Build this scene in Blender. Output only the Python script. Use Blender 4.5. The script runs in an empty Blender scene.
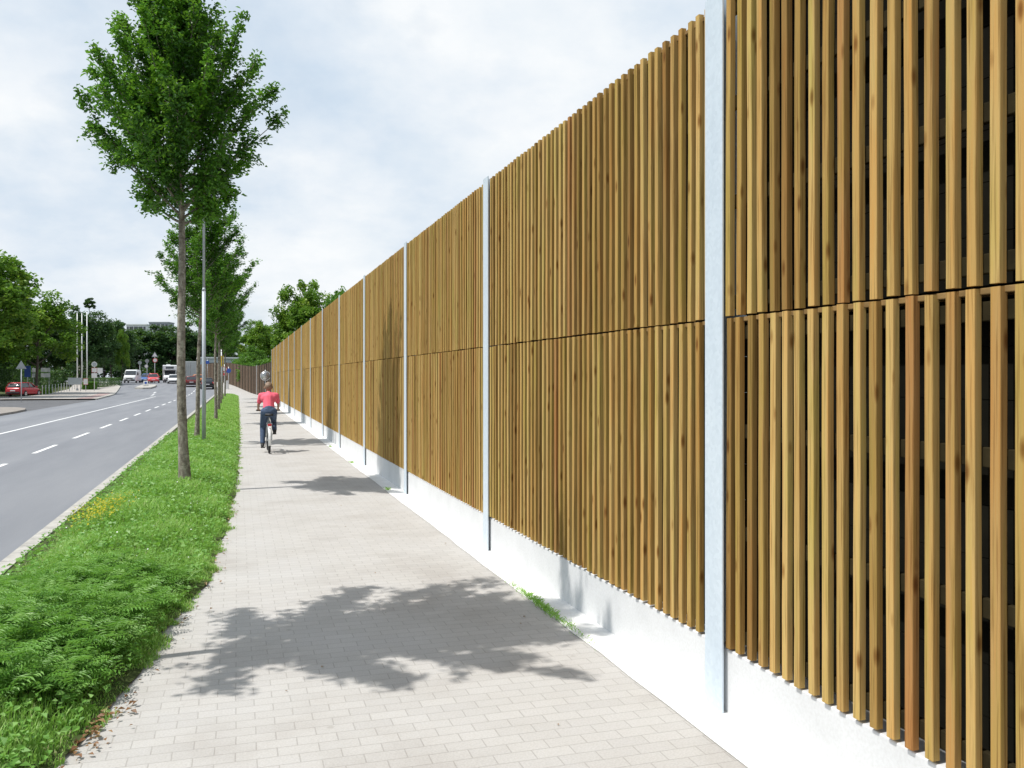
import bpy, bmesh, math, random
import numpy as np
from mathutils import Vector, Matrix
R = math.radians
rng = np.random.default_rng(7)
random.seed(7)
scene = bpy.context.scene
COL = scene.collection

# ------------------------------------------------------------------ materials
def new_mat(name):
    m = bpy.data.materials.new(name); m.use_nodes = True
    nt = m.node_tree
    b = nt.nodes['Principled BSDF']
    return m, nt, b
def N(nt, t, **kw):
    n = nt.nodes.new(t)
    for k, v in kw.items():
        if k in n.inputs: n.inputs[k].default_value = v
        else: setattr(n, k, v)
    return n
def ramp(nt, stops, fac=None):
    r = nt.nodes.new('ShaderNodeValToRGB')
    e = r.color_ramp.elements
    while len(e) < len(stops): e.new(0.5)
    for i, (p, c) in enumerate(stops):
        e[i].position = p; e[i].color = (*c, 1)
    if fac is not None: nt.links.new(fac, r.inputs[0])
    return r
def mixc(nt, fac, a, b, mode='MIX'):
    m = nt.nodes.new('ShaderNodeMix'); m.data_type = 'RGBA'; m.blend_type = mode
    for s, v in ((m.inputs[0], fac), (m.inputs[6], a), (m.inputs[7], b)):
        if hasattr(v, 'is_output'): nt.links.new(v, s)
        elif isinstance(v, (int, float)): s.default_value = v
        else: s.default_value = (*v, 1)
    return m.outputs[2]
def objco(nt, scale=(1, 1, 1)):
    t = nt.nodes.new('ShaderNodeTexCoord'); mp = nt.nodes.new('ShaderNodeMapping')
    mp.inputs['Scale'].default_value = scale
    nt.links.new(t.outputs['Object'], mp.inputs[0]); return mp.outputs[0]
def noise(nt, vec, scale, detail=4, rough=.55):
    n = nt.nodes.new('ShaderNodeTexNoise'); n.inputs['Scale'].default_value = scale
    n.inputs['Detail'].default_value = detail; n.inputs['Roughness'].default_value = rough
    nt.links.new(vec, n.inputs['Vector']); return n.outputs['Fac']
def bump(nt, b, h, strength=.3, dist=.01):
    n = nt.nodes.new('ShaderNodeBump'); n.inputs['Strength'].default_value = strength
    n.inputs['Distance'].default_value = dist
    nt.links.new(h, n.inputs['Height']); nt.links.new(n.outputs[0], b.inputs['Normal'])
def attr(nt, name='tint'):
    a = nt.nodes.new('ShaderNodeAttribute'); a.attribute_name = name; return a.outputs['Fac']

def plain(name, col, rough=.5, metal=0, var=.12, scale=8, spec=.5):
    m, nt, b = new_mat(name)
    n = noise(nt, objco(nt), scale)
    lo = tuple(c*(1-var) for c in col); hi = tuple(min(1, c*(1+var)) for c in col)
    r = ramp(nt, [(.3, lo), (.7, hi)], n)
    nt.links.new(r.outputs[0], b.inputs['Base Color'])
    b.inputs['Roughness'].default_value = rough; b.inputs['Metallic'].default_value = metal
    b.inputs['Specular IOR Level'].default_value = spec
    return m
def foliage(name, stops, trans=.35, rough=.45, spec=.35):
    m, nt, b = new_mat(name)
    r = ramp(nt, stops, attr(nt))
    nt.links.new(r.outputs[0], b.inputs['Base Color'])
    b.inputs['Roughness'].default_value = rough; b.inputs['Specular IOR Level'].default_value = spec
    tr = nt.nodes.new('ShaderNodeBsdfTranslucent')
    br = mixc(nt, .6, r.outputs[0], (.22, .42, .03), 'MIX')
    nt.links.new(br, tr.inputs['Color'])
    mx = nt.nodes.new('ShaderNodeMixShader'); mx.inputs[0].default_value = trans
    nt.links.new(b.outputs[0], mx.inputs[1]); nt.links.new(tr.outputs[0], mx.inputs[2])
    nt.links.new(mx.outputs[0], nt.nodes['Material Output'].inputs[0])
    return m

M = {}
def wood_mat(name, stops, grain=.5):
    m, nt, b = new_mat(name)
    tint = attr(nt)
    base = ramp(nt, stops, tint).outputs[0]
    t = nt.nodes.new('ShaderNodeTexCoord')
    # move the grain from slat to slat so that no two run alike
    sc = nt.nodes.new('ShaderNodeVectorMath'); sc.operation = 'MULTIPLY'
    sc.inputs[1].default_value = (95, 95, 1.9)
    nt.links.new(t.outputs['Object'], sc.inputs[0])
    ofs = nt.nodes.new('ShaderNodeCombineXYZ')
    ml = nt.nodes.new('ShaderNodeMath'); ml.operation = 'MULTIPLY'; ml.inputs[1].default_value = 97.0
    nt.links.new(tint, ml.inputs[0]); nt.links.new(ml.outputs[0], ofs.inputs[2])
    ad = nt.nodes.new('ShaderNodeVectorMath'); nt.links.new(sc.outputs[0], ad.inputs[0]); nt.links.new(ofs.outputs[0], ad.inputs[1])
    g = noise(nt, ad.outputs[0], 1.0, 5, .6)
    gr = ramp(nt, [(.34, (.50, .42, .32)), (.50, (1, 1, 1)), (.72, (1.0, .84, .66))], g).outputs[0]
    c1 = mixc(nt, grain*1.6, base, gr, 'MULTIPLY')
    # knots and streaks
    sc2 = nt.nodes.new('ShaderNodeVectorMath'); sc2.operation = 'MULTIPLY'; sc2.inputs[1].default_value = (11, 11, 3.6)
    nt.links.new(t.outputs['Object'], sc2.inputs[0])
    v = nt.nodes.new('ShaderNodeTexVoronoi'); v.inputs['Scale'].default_value = 1.0
    nt.links.new(sc2.outputs[0], v.inputs['Vector'])
    kr = ramp(nt, [(.0, (.22, .12, .06)), (.08, (.42, .28, .17)), (.20, (1, 1, 1))], v.outputs['Distance']).outputs[0]
    c2 = mixc(nt, .85, c1, kr, 'MULTIPLY')
    # broad greenish / reddish drift of pressure-treated pine along a slat
    sc3 = nt.nodes.new('ShaderNodeVectorMath'); sc3.operation = 'MULTIPLY'; sc3.inputs[1].default_value = (14, 14, .9)
    nt.links.new(t.outputs['Object'], sc3.inputs[0])
    d = noise(nt, sc3.outputs[0], 1.0, 3)
    dr = ramp(nt, [(.32, (.86, 1.0, .72)), (.5, (1, 1, 1)), (.7, (1.0, .80, .66))], d).outputs[0]
    c3 = mixc(nt, .7, c2, dr, 'MULTIPLY')
    nt.links.new(c3, b.inputs['Base Color'])
    b.inputs['Roughness'].default_value = .8; b.inputs['Specular IOR Level'].default_value = .12
    bump(nt, b, g, .25, .002)
    return m
M['slat'] = wood_mat('pine_slat', [(0, (.28, .17, .055)), (.3, (.42, .27, .085)), (.65, (.55, .38, .145)), (.85, (.46, .31, .11)), (1, (.38, .205, .075))])
M['rail'] = plain('rail_timber', (.028, .022, .010), .9, 0, .4, 6, .1)
M['capwood'] = plain('cap_timber', (.24, .15, .06), .8, 0, .35, 9, .15)
M['backing'] = plain('dark_absorber', (.0075, .007, .0045), .95, 0, .45, 5, .1)
M['greyboard'] = wood_mat('grey_brown_boards', [(0, (.13, .095, .075)), (.5, (.20, .155, .125)), (1, (.28, .20, .15))])
def concrete(name, col, var=.08, sc=3, bmp=.15):
    m, nt, b = new_mat(name)
    v = objco(nt)
    n1 = noise(nt, v, sc, 6, .6); n2 = noise(nt, v, 60, 3)
    c = ramp(nt, [(.3, tuple(k*(1-var*1.6) for k in col)), (.55, col), (.8, tuple(min(1, k*(1+var)) for k in col))], n1).outputs[0]
    c = mixc(nt, .25, c, ramp(nt, [(.35, (.75, .73, .7)), (.6, (1, 1, 1))], n2).outputs[0], 'MULTIPLY')
    nt.links.new(c, b.inputs['Base Color']); b.inputs['Roughness'].default_value = .85
    bump(nt, b, n2, bmp, .004)
    return m
M['plinth'] = concrete('pale_concrete', (.67, .675, .68), .05, 2.5)
M['gutter'] = concrete('white_mortar', (.80, .795, .775), .08, 4)
M['kerb'] = concrete('kerb_stone', (.46, .44, .40), .2, 5)
M['galv'] = None
m, nt, b = new_mat('galvanised_steel')
v = objco(nt, (1, 1, 1))
vo = nt.nodes.new('ShaderNodeTexVoronoi'); vo.inputs['Scale'].default_value = 45; nt.links.new(v, vo.inputs['Vector'])
big = noise(nt, objco(nt, (3, 3, .7)), 1.5, 4)
c = ramp(nt, [(0, (.58, .65, .71)), (1, (.66, .73, .79))], vo.outputs['Color']).outputs[0]
c = mixc(nt, .5, c, ramp(nt, [(.3, (.80, .84, .88)), (.7, (1, 1, 1))], big).outputs[0], 'MULTIPLY')
nt.links.new(c, b.inputs['Base Color']); b.inputs['Metallic'].default_value = .1; b.inputs['Roughness'].default_value = .5
M['galv'] = m
# block paving
m, nt, b = new_mat('block_paving')
t = nt.nodes.new('ShaderNodeTexCoord')
wob = nt.nodes.new('ShaderNodeTexNoise'); wob.inputs['Scale'].default_value = 1.7; nt.links.new(t.outputs['Object'], wob.inputs['Vector'])
wm = mixc(nt, .012, t.outputs['Object'], wob.outputs['Color'], 'ADD')
br = nt.nodes.new('ShaderNodeTexBrick')
br.inputs['Scale'].default_value = 1.0; br.inputs['Brick Width'].default_value = .205; br.inputs['Row Height'].default_value = .105
br.inputs['Mortar Size'].default_value = .0038; br.inputs['Mortar Smooth'].default_value = .35; br.inputs['Bias'].default_value = 0
br.inputs['Color1'].default_value = (.475, .460, .443, 1); br.inputs['Color2'].default_value = (.51, .495, .476, 1); br.inputs['Mortar'].default_value = (.385, .37, .35, 1)
nt.links.new(wm, br.inputs['Vector'])
n1 = noise(nt, objco(nt), .9, 6, .65); n2 = noise(nt, objco(nt), 90, 3)
c = mixc(nt, .8, br.outputs['Color'], ramp(nt, [(.3, (.78, .75, .72)), (.48, (.95, .94, .92)), (.66, (1, 1, 1))], n1).outputs[0], 'MULTIPLY')
c = mixc(nt, .4, c, ramp(nt, [(.35, (.7, .69, .67)), (.6, (1, 1, 1))], n2).outputs[0], 'MULTIPLY')
# old stains and gum spots
vs = nt.nodes.new('ShaderNodeTexVoronoi'); vs.inputs['Scale'].default_value = 2.3; nt.links.new(t.outputs['Object'], vs.inputs['Vector'])
c = mixc(nt, .7, c, ramp(nt, [(.0, (.72, .70, .68)), (.035, (.80, .79, .77)), (.06, (1, 1, 1))], vs.outputs['Distance']).outputs[0], 'MULTIPLY')
nt.links.new(c, b.inputs['Base Color']); b.inputs['Roughness'].default_value = .85
inv = nt.nodes.new('ShaderNodeMath'); inv.operation = 'SUBTRACT'; inv.inputs[0].default_value = 1; nt.links.new(br.outputs['Fac'], inv.inputs[1])
bump(nt, b, inv.outputs[0], .35, .004)
M['paving'] = m
# asphalt
m, nt, b = new_mat('asphalt')
v = objco(nt)
n1 = noise(nt, objco(nt, (1, .12, 1)), .8, 5, .6); n2 = noise(nt, v, 140, 2)
c = ramp(nt, [(.3, (.18, .187, .205)), (.5, (.215, .222, .24)), (.7, (.25, .255, .27))], n1).outputs[0]
c = mixc(nt, .5, c, ramp(nt, [(.3, (.62, .62, .62)), (.65, (1, 1, 1))], n2).outputs[0], 'MULTIPLY')
nt.links.new(c, b.inputs['Base Color']); b.inputs['Roughness'].default_value = .8
bump(nt, b, n2, .3, .004)
M['asphalt'] = m
M['darkasphalt'] = plain('dark_asphalt', (.11, .11, .115), .85, 0, .2, 1.5)
# road paint, worn
m, nt, b = new_mat('road_paint')
n1 = noise(nt, objco(nt), 14, 5, .7)
c = ramp(nt, [(.30, (.36, .36, .37)), (.42, (.78, .78, .77))], n1).outputs[0]
nt.links.new(c, b.inputs['Base Color']); b.inputs['Roughness'].default_value = .7
M['paint'] = m
M['redpave'] = plain('red_paving', (.38, .27, .25), .85, 0, .15, 2)
M['palepave'] = plain('pale_paving', (.42, .385, .35), .85, 0, .12, 1.2)
M['brownpave'] = plain('brown_paving', (.27, .24, .21), .85, 0, .15, 1.5)
M['earth'] = plain('earth_and_turf', (.062, .085, .028), .95, 0, .45, 2.5, .1)
M['field'] = plain('rough_ground', (.07, .085, .035), .95, 0, .35, .15, .1)
M['grass'] = foliage('grass_blades', [(0, (.18, .37, .05)), (.5, (.31, .57, .11)), (.85, (.43, .66, .20)), (1, (.58, .53, .30))], .45, .5, .3)
M['weedleaf'] = foliage('weed_leaves', [(0, (.10, .26, .035)), (.6, (.20, .42, .08)), (1, (.33, .54, .17))], .4)
M['leaf'] = foliage('hornbeam_leaves', [(0, (.024, .088, .011)), (.5, (.068, .205, .018)), (.8, (.15, .38, .026)), (1, (.26, .52, .045))], .36, .42, .4)
M['leafmid'] = foliage('maple_leaves', [(0, (.055, .135, .017)), (.5, (.135, .27, .03)), (1, (.32, .43, .05))], .35)
M['leafdark'] = foliage('dark_leaves', [(0, (.024, .060, .024)), (.5, (.044, .10, .034)), (1, (.08, .16, .045))], .22)
M['leaflight'] = foliage('light_leaves', [(0, (.06, .16, .025)), (.5, (.11, .25, .04)), (1, (.18, .35, .05))], .38)
M['yellowflower'] = foliage('yellow_flowers', [(0, (.50, .45, .02)), (1, (.70, .62, .05))], .3)
M['deadleaf'] = foliage('dead_leaves', [(0, (.16, .07, .035)), (.6, (.26, .12, .06)), (1, (.36, .22, .11))], .15)
m, nt, b = new_mat('bark')
v = objco(nt, (1, 1, .5))
n1 = noise(nt, v, 14, 5, .65); n2 = noise(nt, objco(nt, (1, 1, 3)), 9, 4, .7)
c = ramp(nt, [(.3, (.10, .085, .065)), (.48, (.21, .185, .145)), (.62, (.34, .32, .26)), (.8, (.24, .25, .17))], n1).outputs[0]
c = mixc(nt, .8, c, ramp(nt, [(.33, (.4, .37, .33)), (.5, (1, 1, 1))], n2).outputs[0], 'MULTIPLY')
nt.links.new(c, b.inputs['Base Color']); b.inputs['Roughness'].default_value = .9
bump(nt, b, n1, .6, .01)
M['bark'] = m
M['darkbark'] = plain('dark_bark', (.085, .07, .055), .9, 0, .4, 6)
M['white'] = plain('white_paint', (.78, .78, .77), .4, 0, .05)
M['palesteel'] = plain('pale_steel', (.58, .60, .61), .45, .3, .1, 4)
M['lampsteel'] = plain('lamp_steel', (.42, .45, .48), .55, .2, .1, 4)
M['greysteel'] = plain('grey_steel', (.30, .32, .33), .5, .3, .1, 4)
M['black'] = plain('black_plastic', (.02, .02, .022), .5, 0, .2)
M['rubber'] = plain('tyre_rubber', (.022, .022, .023), .85, 0, .2)
M['redpaint'] = plain('red_car_paint', (.42, .025, .035), .25, .1, .06, 2)
M['redpaintlight'] = plain('bright_red_paint', (.62, .085, .09), .3, .1, .06, 2)
M['whitepaint'] = plain('white_car_paint', (.76, .77, .77), .3, 0, .04, 2)
M['silverpaint'] = plain('silver_car_paint', (.55, .56, .58), .3, .4, .04, 2)
M['orangepaint'] = plain('orange_paint', (.55, .20, .07), .35, 0, .08, 2)
M['darkredpaint'] = plain('dark_red_paint', (.16, .03, .03), .3, .1, .08, 2)
M['blackpaint'] = plain('black_car_paint', (.022, .024, .028), .2, .1, .1, 2)
M['bluepaint'] = plain('blue_paint', (.06, .14, .36), .4, 0, .08, 2)
M['greybox'] = plain('grey_box_panel', (.40, .42, .42), .5, 0, .06, 2)
m, nt, b = new_mat('car_glass')
n1 = noise(nt, objco(nt), 2, 2)
nt.links.new(ramp(nt, [(.3, (.02, .025, .03)), (.7, (.045, .05, .055))], n1).outputs[0], b.inputs['Base Color'])
b.inputs['Roughness'].default_value = .06; b.inputs['Specular IOR Level'].default_value = .8
M['glass'] = m
M['redlamp'] = plain('red_lamp', (.5, .02, .02), .2)
M['whitelamp'] = plain('clear_lamp', (.75, .76, .78), .12, .3)
M['signred'] = plain('sign_red', (.55, .04, .05), .45, 0, .05)
M['signblue'] = plain('sign_blue', (.03, .10, .42), .45, 0, .05)
M['signyellow'] = plain('sign_yellow', (.72, .52, .03), .45, 0, .05)
M['signwhite'] = plain('sign_white', (.74, .74, .74), .45, 0, .04)
M['skin'] = plain('skin', (.46, .26, .18), .5, 0, .06, 10)
M['hair'] = plain('brown_hair', (.22, .145, .095), .6, 0, .4, 40)
M['shirt'] = plain('coral_cotton', (.82, .13, .19), .85, 0, .08, 12)
M['jeans'] = plain('blue_denim', (.055, .085, .15), .85, 0, .25, 18)
M['shoe'] = plain('dark_shoe', (.03, .028, .028), .6, 0, .2)
M['chrome'] = plain('bright_metal', (.62, .62, .63), .25, .9, .05)
M['officewhite'] = plain('office_white', (.66, .68, .69), .6, 0, .04, .1)
M['officegrey'] = plain('office_grey', (.30, .33, .36), .6, 0, .05, .1)
M['rooftile'] = plain('roof_tiles', (.34, .17, .12), .8, 0, .2, 3)
M['render'] = plain('wall_render', (.50, .40, .34), .85, 0, .08, 1)
M['hallgrey'] = plain('metal_cladding', (.42, .46, .49), .5, .2, .06, .3)

# ------------------------------------------------------------------ helpers
def tag(o, label=None, cat=None, group=None, kind=None):
    if label: o['label'] = label
    if cat: o['category'] = cat
    if group: o['group'] = group
    if kind: o['kind'] = kind
    return o
def empty(name, loc=(0, 0, 0), rz=0, label=None, cat=None, group=None):
    o = bpy.data.objects.new(name, None); COL.objects.link(o)
    o.location = loc; o.rotation_euler = (0, 0, rz); o.empty_display_size = .2
    return tag(o, label, cat, group)
def link(name, me, mat, parent=None):
    o = bpy.data.objects.new(name, me); COL.objects.link(o)
    if mat is not None and not me.materials: me.materials.append(mat)
    if parent: o.parent = parent
    return o
def from_bm(name, bm, mat, parent=None, smooth=False, loc=None):
    me = bpy.data.meshes.new(name); bm.normal_update(); bm.to_mesh(me); bm.free()
    if smooth:
        for p in me.polygons: p.use_smooth = True
    o = link(name, me, mat, parent)
    if loc: o.location = loc
    return o
def np_mesh(name, V, F, tint=None, smooth=False):
    me = bpy.data.meshes.new(name)
    V = np.asarray(V, dtype=np.float32); F = np.asarray(F, dtype=np.int32)
    k = F.shape[1]
    me.vertices.add(len(V)); me.vertices.foreach_set('co', V.ravel())
    me.loops.add(F.size); me.loops.foreach_set('vertex_index', F.ravel())
    me.polygons.add(len(F))
    me.polygons.foreach_set('loop_start', np.arange(0, F.size, k, dtype=np.int32))
    me.polygons.foreach_set('loop_total', np.full(len(F), k, dtype=np.int32))
    me.polygons.foreach_set('use_smooth', np.full(len(F), bool(smooth)))
    if tint is not None:
        a = me.attributes.new('tint', 'FLOAT', 'POINT'); a.data.foreach_set('value', np.asarray(tint, dtype=np.float32))
    me.update(calc_edges=True); me.validate()
    return me
def box(bm, c, s, rot=None, bev=0):
    r = bmesh.ops.create_cube(bm, size=1)
    vs = r['verts']
    mt = Matrix.Translation(Vector(c)) @ (rot.to_4x4() if rot is not None else Matrix.Identity(4)) @ Matrix.Diagonal((*s, 1))
    bmesh.ops.transform(bm, matrix=mt, verts=vs)
    if bev:
        ed = list({e for v in vs for e in v.link_edges})
        bmesh.ops.bevel(bm, geom=ed, offset=bev, segments=2, affect='EDGES', profile=.5)
def tube(bm, pts, rad, n=10, cap=True):
    pts = [Vector(p) for p in pts]
    rings = []
    rads = rad if isinstance(rad, (list, tuple)) else [rad]*len(pts)
    for i, p in enumerate(pts):
        d = (pts[min(i+1, len(pts)-1)] - pts[max(i-1, 0)]).normalized()
        a = Vector((0, 0, 1)) if abs(d.z) < .9 else Vector((1, 0, 0))
        u = d.cross(a).normalized(); w = d.cross(u)
        rings.append([bm.verts.new(p + (u*math.cos(2*math.pi*k/n) + w*math.sin(2*math.pi*k/n))*rads[i]) for k in range(n)])
    for a, b in zip(rings, rings[1:]):
        for k in range(n): bm.faces.new((a[k], a[(k+1) % n], b[(k+1) % n], b[k]))
    if cap:
        bm.faces.new(rings[0][::-1]); bm.faces.new(rings[-1])
    bmesh.ops.recalc_face_normals(bm, faces=bm.faces)
def disc(bm, c, r, th, axis='Y', n=24):
    d = {'X': Vector((1, 0, 0)), 'Y': Vector((0, 1, 0)), 'Z': Vector((0, 0, 1))}[axis]
    c = Vector(c); tube(bm, [c-d*th/2, c+d*th/2], r, n)
def loft(bm, secs, n=16):
    """secs: (y, hw_bottom, hw_top, z0, z1, r) rounded box sections lofted along y"""
    rings = []
    for (y, hb, ht, z0, z1, r) in secs:
        r = min(r, (z1-z0)*.49, hb*.49)
        P = []
        for cx, cz, a0 in ((1, 1, 0), (-1, 1, 90), (-1, -1, 180), (1, -1, 270)):
            hw = ht if cz > 0 else hb
            for k in range(4):
                a = R(a0 + 30*k)
                P.append(Vector((cx*(hw-r) + r*math.cos(a), y, (z1-r if cz > 0 else z0+r) + r*math.sin(a))))
        rings.append([bm.verts.new(p) for p in P])
    L = len(rings[0])
    for a, b in zip(rings, rings[1:]):
        for k in range(L): bm.faces.new((a[k], a[(k+1) % L], b[(k+1) % L], b[k]))
    bm.faces.new(rings[0]); bm.faces.new(rings[-1])
    bmesh.ops.recalc_face_normals(bm, faces=bm.faces)
def copy_tree(o, parent=None):
    c = o.copy(); COL.objects.link(c); c.parent = parent
    for ch in list(o.children): copy_tree(ch, c)
    return c
def rise(s):
    t = np.clip((np.asarray(s, dtype=float)-100)/50, 0, 1); return 1.1*t*t*(3-2*t)
def bend(s):
    s = np.asarray(s, dtype=float); return np.where(s > 72, -3.7*((s-72)/62)**2, 0)
def interp(s, tab):
    xs, ys = zip(*tab); return np.interp(s, xs, ys)
def ribbon(name, mat, ss, left, right, z, nx=2, kind='structure', label=None, cat=None, zfun=None):
    ss = np.asarray(ss, float); V = []; F = []
    for i, s in enumerate(ss):
        l, r_ = float(left(s)), float(right(s))
        for k in range(nx):
            x = l + (r_-l)*k/(nx-1)
            V.append((x, s, (z if zfun is None else zfun(x, s)) + float(rise(s))))
    for i in range(len(ss)-1):
        for k in range(nx-1):
            a = i*nx+k; F.append((a, a+1, a+1+nx, a+nx))
    o = link(name, np_mesh(name, V, F, smooth=nx > 4), mat)
    return tag(o, label, cat, None, kind)

# ------------------------------------------------------------------ ground
SS = list(np.arange(-12, 60, 2)) + list(np.arange(60, 170, 2.5)) + list(range(170, 420, 25))
gy = np.concatenate([np.arange(-60, 100, 20), np.arange(100, 160, 5), np.array([160, 200, 300, 500, 900, 1600, 2600])])
gx = np.array([-2200, -600, -200, -80, -30, 0, 30, 80, 200, 600, 2200])
V = [(x, y, -.22+float(rise(y))) for y in gy for x in gx]; nx = len(gx)
F = [(j*nx+i, j*nx+i+1, (j+1)*nx+i+1, (j+1)*nx+i) for j in range(len(gy)-1) for i in range(nx-1)]
g = link('ground', np_mesh('ground', V, F), M['field']); tag(g, 'rough green ground reaching the horizon', 'ground', None, 'structure')

def road_r(s): return -2.31 + float(np.where(s > 118, -3.0*((s-118)/60)**2, 0))
def road_l(s):
    return float(interp(s, [(-20, -11.6), (84, -11.7), (105, -12.9), (128, -15.0), (145, -18.5), (170, -26), (420, -120)]))
ribbon('road', M['asphalt'], SS, lambda s: road_l(s)-.02, road_r, -.10, label='grey asphalt road with dashed lane lines', cat='road')
def path_edge(s):
    return (interp(s, [(-6, -2.0), (0, -1.75), (3, -1.15), (4.9, -.81), (6.3, -.56), (7.4, -.43), (8.6, -.27), (11.4, -.13), (16.8, .0), (32, .09), (90, .10)]))
def path_l(s):
    return float(interp(s, [(-12, -2.12), (0, -2.1), (6, -1.3), (10, -.7), (17, -.35), (86, -.35), (92, -2.12), (118, -2.12), (170, -6)]))
ribbon('pavement', M['paving'], SS[:-9], path_l, lambda s: 2.66+float(bend(s)), 0.0, label='pale block paved foot and cycle path', cat='path')
ribbon('gutter_strip', M['gutter'], list(np.arange(-8, 72, .5)), lambda s: 2.37+.006*math.sin(s*1.3)+.006*math.sin(s*7.1), lambda s: 2.70, .006,
       label='white mortar strip along the wall foot', cat='paving strip')
# verge
def vz(x, s):
    l, r_ = -2.14, path_edge(s)+.03
    t = np.clip((x-l)/(r_-l), 0, 1)
    return .004 + .165*np.sin(np.pi*t**1.1)**1.25 + .012*np.sin(x*9+s*3.1)*np.sin(s*4.3)
VS = np.concatenate([np.arange(-6, 30, .4), np.arange(30, 92.1, 2)])
def verge_end(s): return 1.0
ribbon('verge_soil', M['earth'], VS, lambda s: -2.14, lambda s: path_edge(s)+.02*math.sin(s*5.3)+.03*math.sin(s*13.7), 0, nx=14, zfun=vz,
       label='earth of the roadside verge', cat='verge')
# kerbs
def kerb(name, ss, xf, w, ztop, zbot, label):
    V = []; F = []; q = 0
    for a, b in zip(ss, ss[1:]):
        e = .006
        for s in (a+e, b-e):
            x = xf(s); rz = float(rise(s))
            for (dx, z) in ((0, zbot), (0, ztop-.015), (.015, ztop), (w, ztop), (w, zbot)):
                V.append((x+dx, s, z+rz))
        for k in range(4): F.append((q+k, q+k+1, q+5+k+1, q+5+k))
        F.append((q+0, q+1, q+2, q+3)); F.append((q+5, q+6, q+7, q+8))
        q += 10
    o = link(name, np_mesh(name, V, F), M['kerb']); return tag(o, label, 'kerb', None, 'structure')
kerb('kerb', list(np.arange(-8, 120, 1.0)), lambda s: road_r(s), .17, .022, -.2, 'pale kerb stones between road and verge')
kerb('far_kerb', list(np.arange(84, 150, 1.0)), lambda s: road_l(s)-.17, .17, .015, -.2, 'pale kerb along the far pavement')
# left side: parking forecourt, island, far pavement
ribbon('forecourt', M['darkasphalt'], list(np.arange(8, 101, 4)), lambda s: -36, lambda s: -11.55, -.115, label='dark asphalt forecourt entrance', cat='forecourt')
def slab(name, outline, z0, z1, mat, label, cat):
    bm = bmesh.new()
    lo = [bm.verts.new((x, y, z0+float(rise(y)))) for x, y in outline]
    hi = [bm.verts.new((x, y, z1+float(rise(y)))) for x, y in outline]
    bm.faces.new(hi); n = len(lo)
    for i in range(n): bm.faces.new((lo[i], lo[(i+1) % n], hi[(i+1) % n], hi[i]))
    bmesh.ops.recalc_face_normals(bm, faces=bm.faces)
    o = from_bm(name, bm, mat); return tag(o, label, cat, None, 'structure')
isl = [(-11.62, 10), (-11.62, 54), (-11.8, 57), (-12.3, 59.6), (-13.2, 61.3), (-14.6, 62.1), (-17, 62.4), (-30, 62.4), (-30, 10)]
slab('near_pavement', isl, -.2, .012, M['brownpave'], 'brownish pavement corner before the forecourt entrance', 'pavement')
ribbon('pavement_edge', M['kerb'], [61.9, 62.36], lambda s: -30, lambda s: -14.8, .018, label='pale edging of the pavement corner', cat='kerb')
ribbon('far_pavement', M['palepave'], list(np.arange(84, 160, 4)), lambda s: -20.0-.12*max(0, s-120), lambda s: road_l(s)-.16, .004,
       label='pale paved footway across the road', cat='pavement')
ribbon('cycle_strip', M['redpave'], list(np.arange(84, 112, 4)), lambda s: road_l(s)-1.7, lambda s: road_l(s)-.5, .009,
       label='reddish cycle strip in the far pavement', cat='pavement')
# road markings
def mark(rects):
    V = []; F = []
    for (x0, x1, a, b) in rects:
        q = len(V)
        for (x, s) in ((x0, a), (x1, a), (x1, b), (x0, b)): V.append((x, s, -.096+float(rise(s))))
        F.append((q, q+1, q+2, q+3))
    return V, F
rects = []
s0 = 21.1-5.85*4
for k in range(22):
    a = s0+5.85*k-1.5
    rects.append((-5.13, -5.01, a, a+3.0))
V, F = mark(rects); tag(link('dashed_lane_line', np_mesh('dashes', V, F), M['paint']), 'white dashed lane line on the road', 'road marking', None, 'structure')
V, F = mark([(-7.99, -7.87, s, s+2.0) for s in np.arange(-10, 96, 2.0)] + [(-8.5-.06*(s-96)-.07, -8.5-.06*(s-96)+.10, s, s+3) for s in np.arange(98, 116, 6)])
tag(link('solid_lane_line', np_mesh('solid', V, F), M['paint']), 'white solid lane line on the road', 'road marking', None, 'structure')
V, F = mark([(-9.2, -9.08, s, s+1.2) for s in (33.5, 36.5)])
tag(link('short_lane_marks', np_mesh('shorts', V, F), M['paint']), 'short white marks beside the solid line', 'road marking', None, 'structure')

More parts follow.
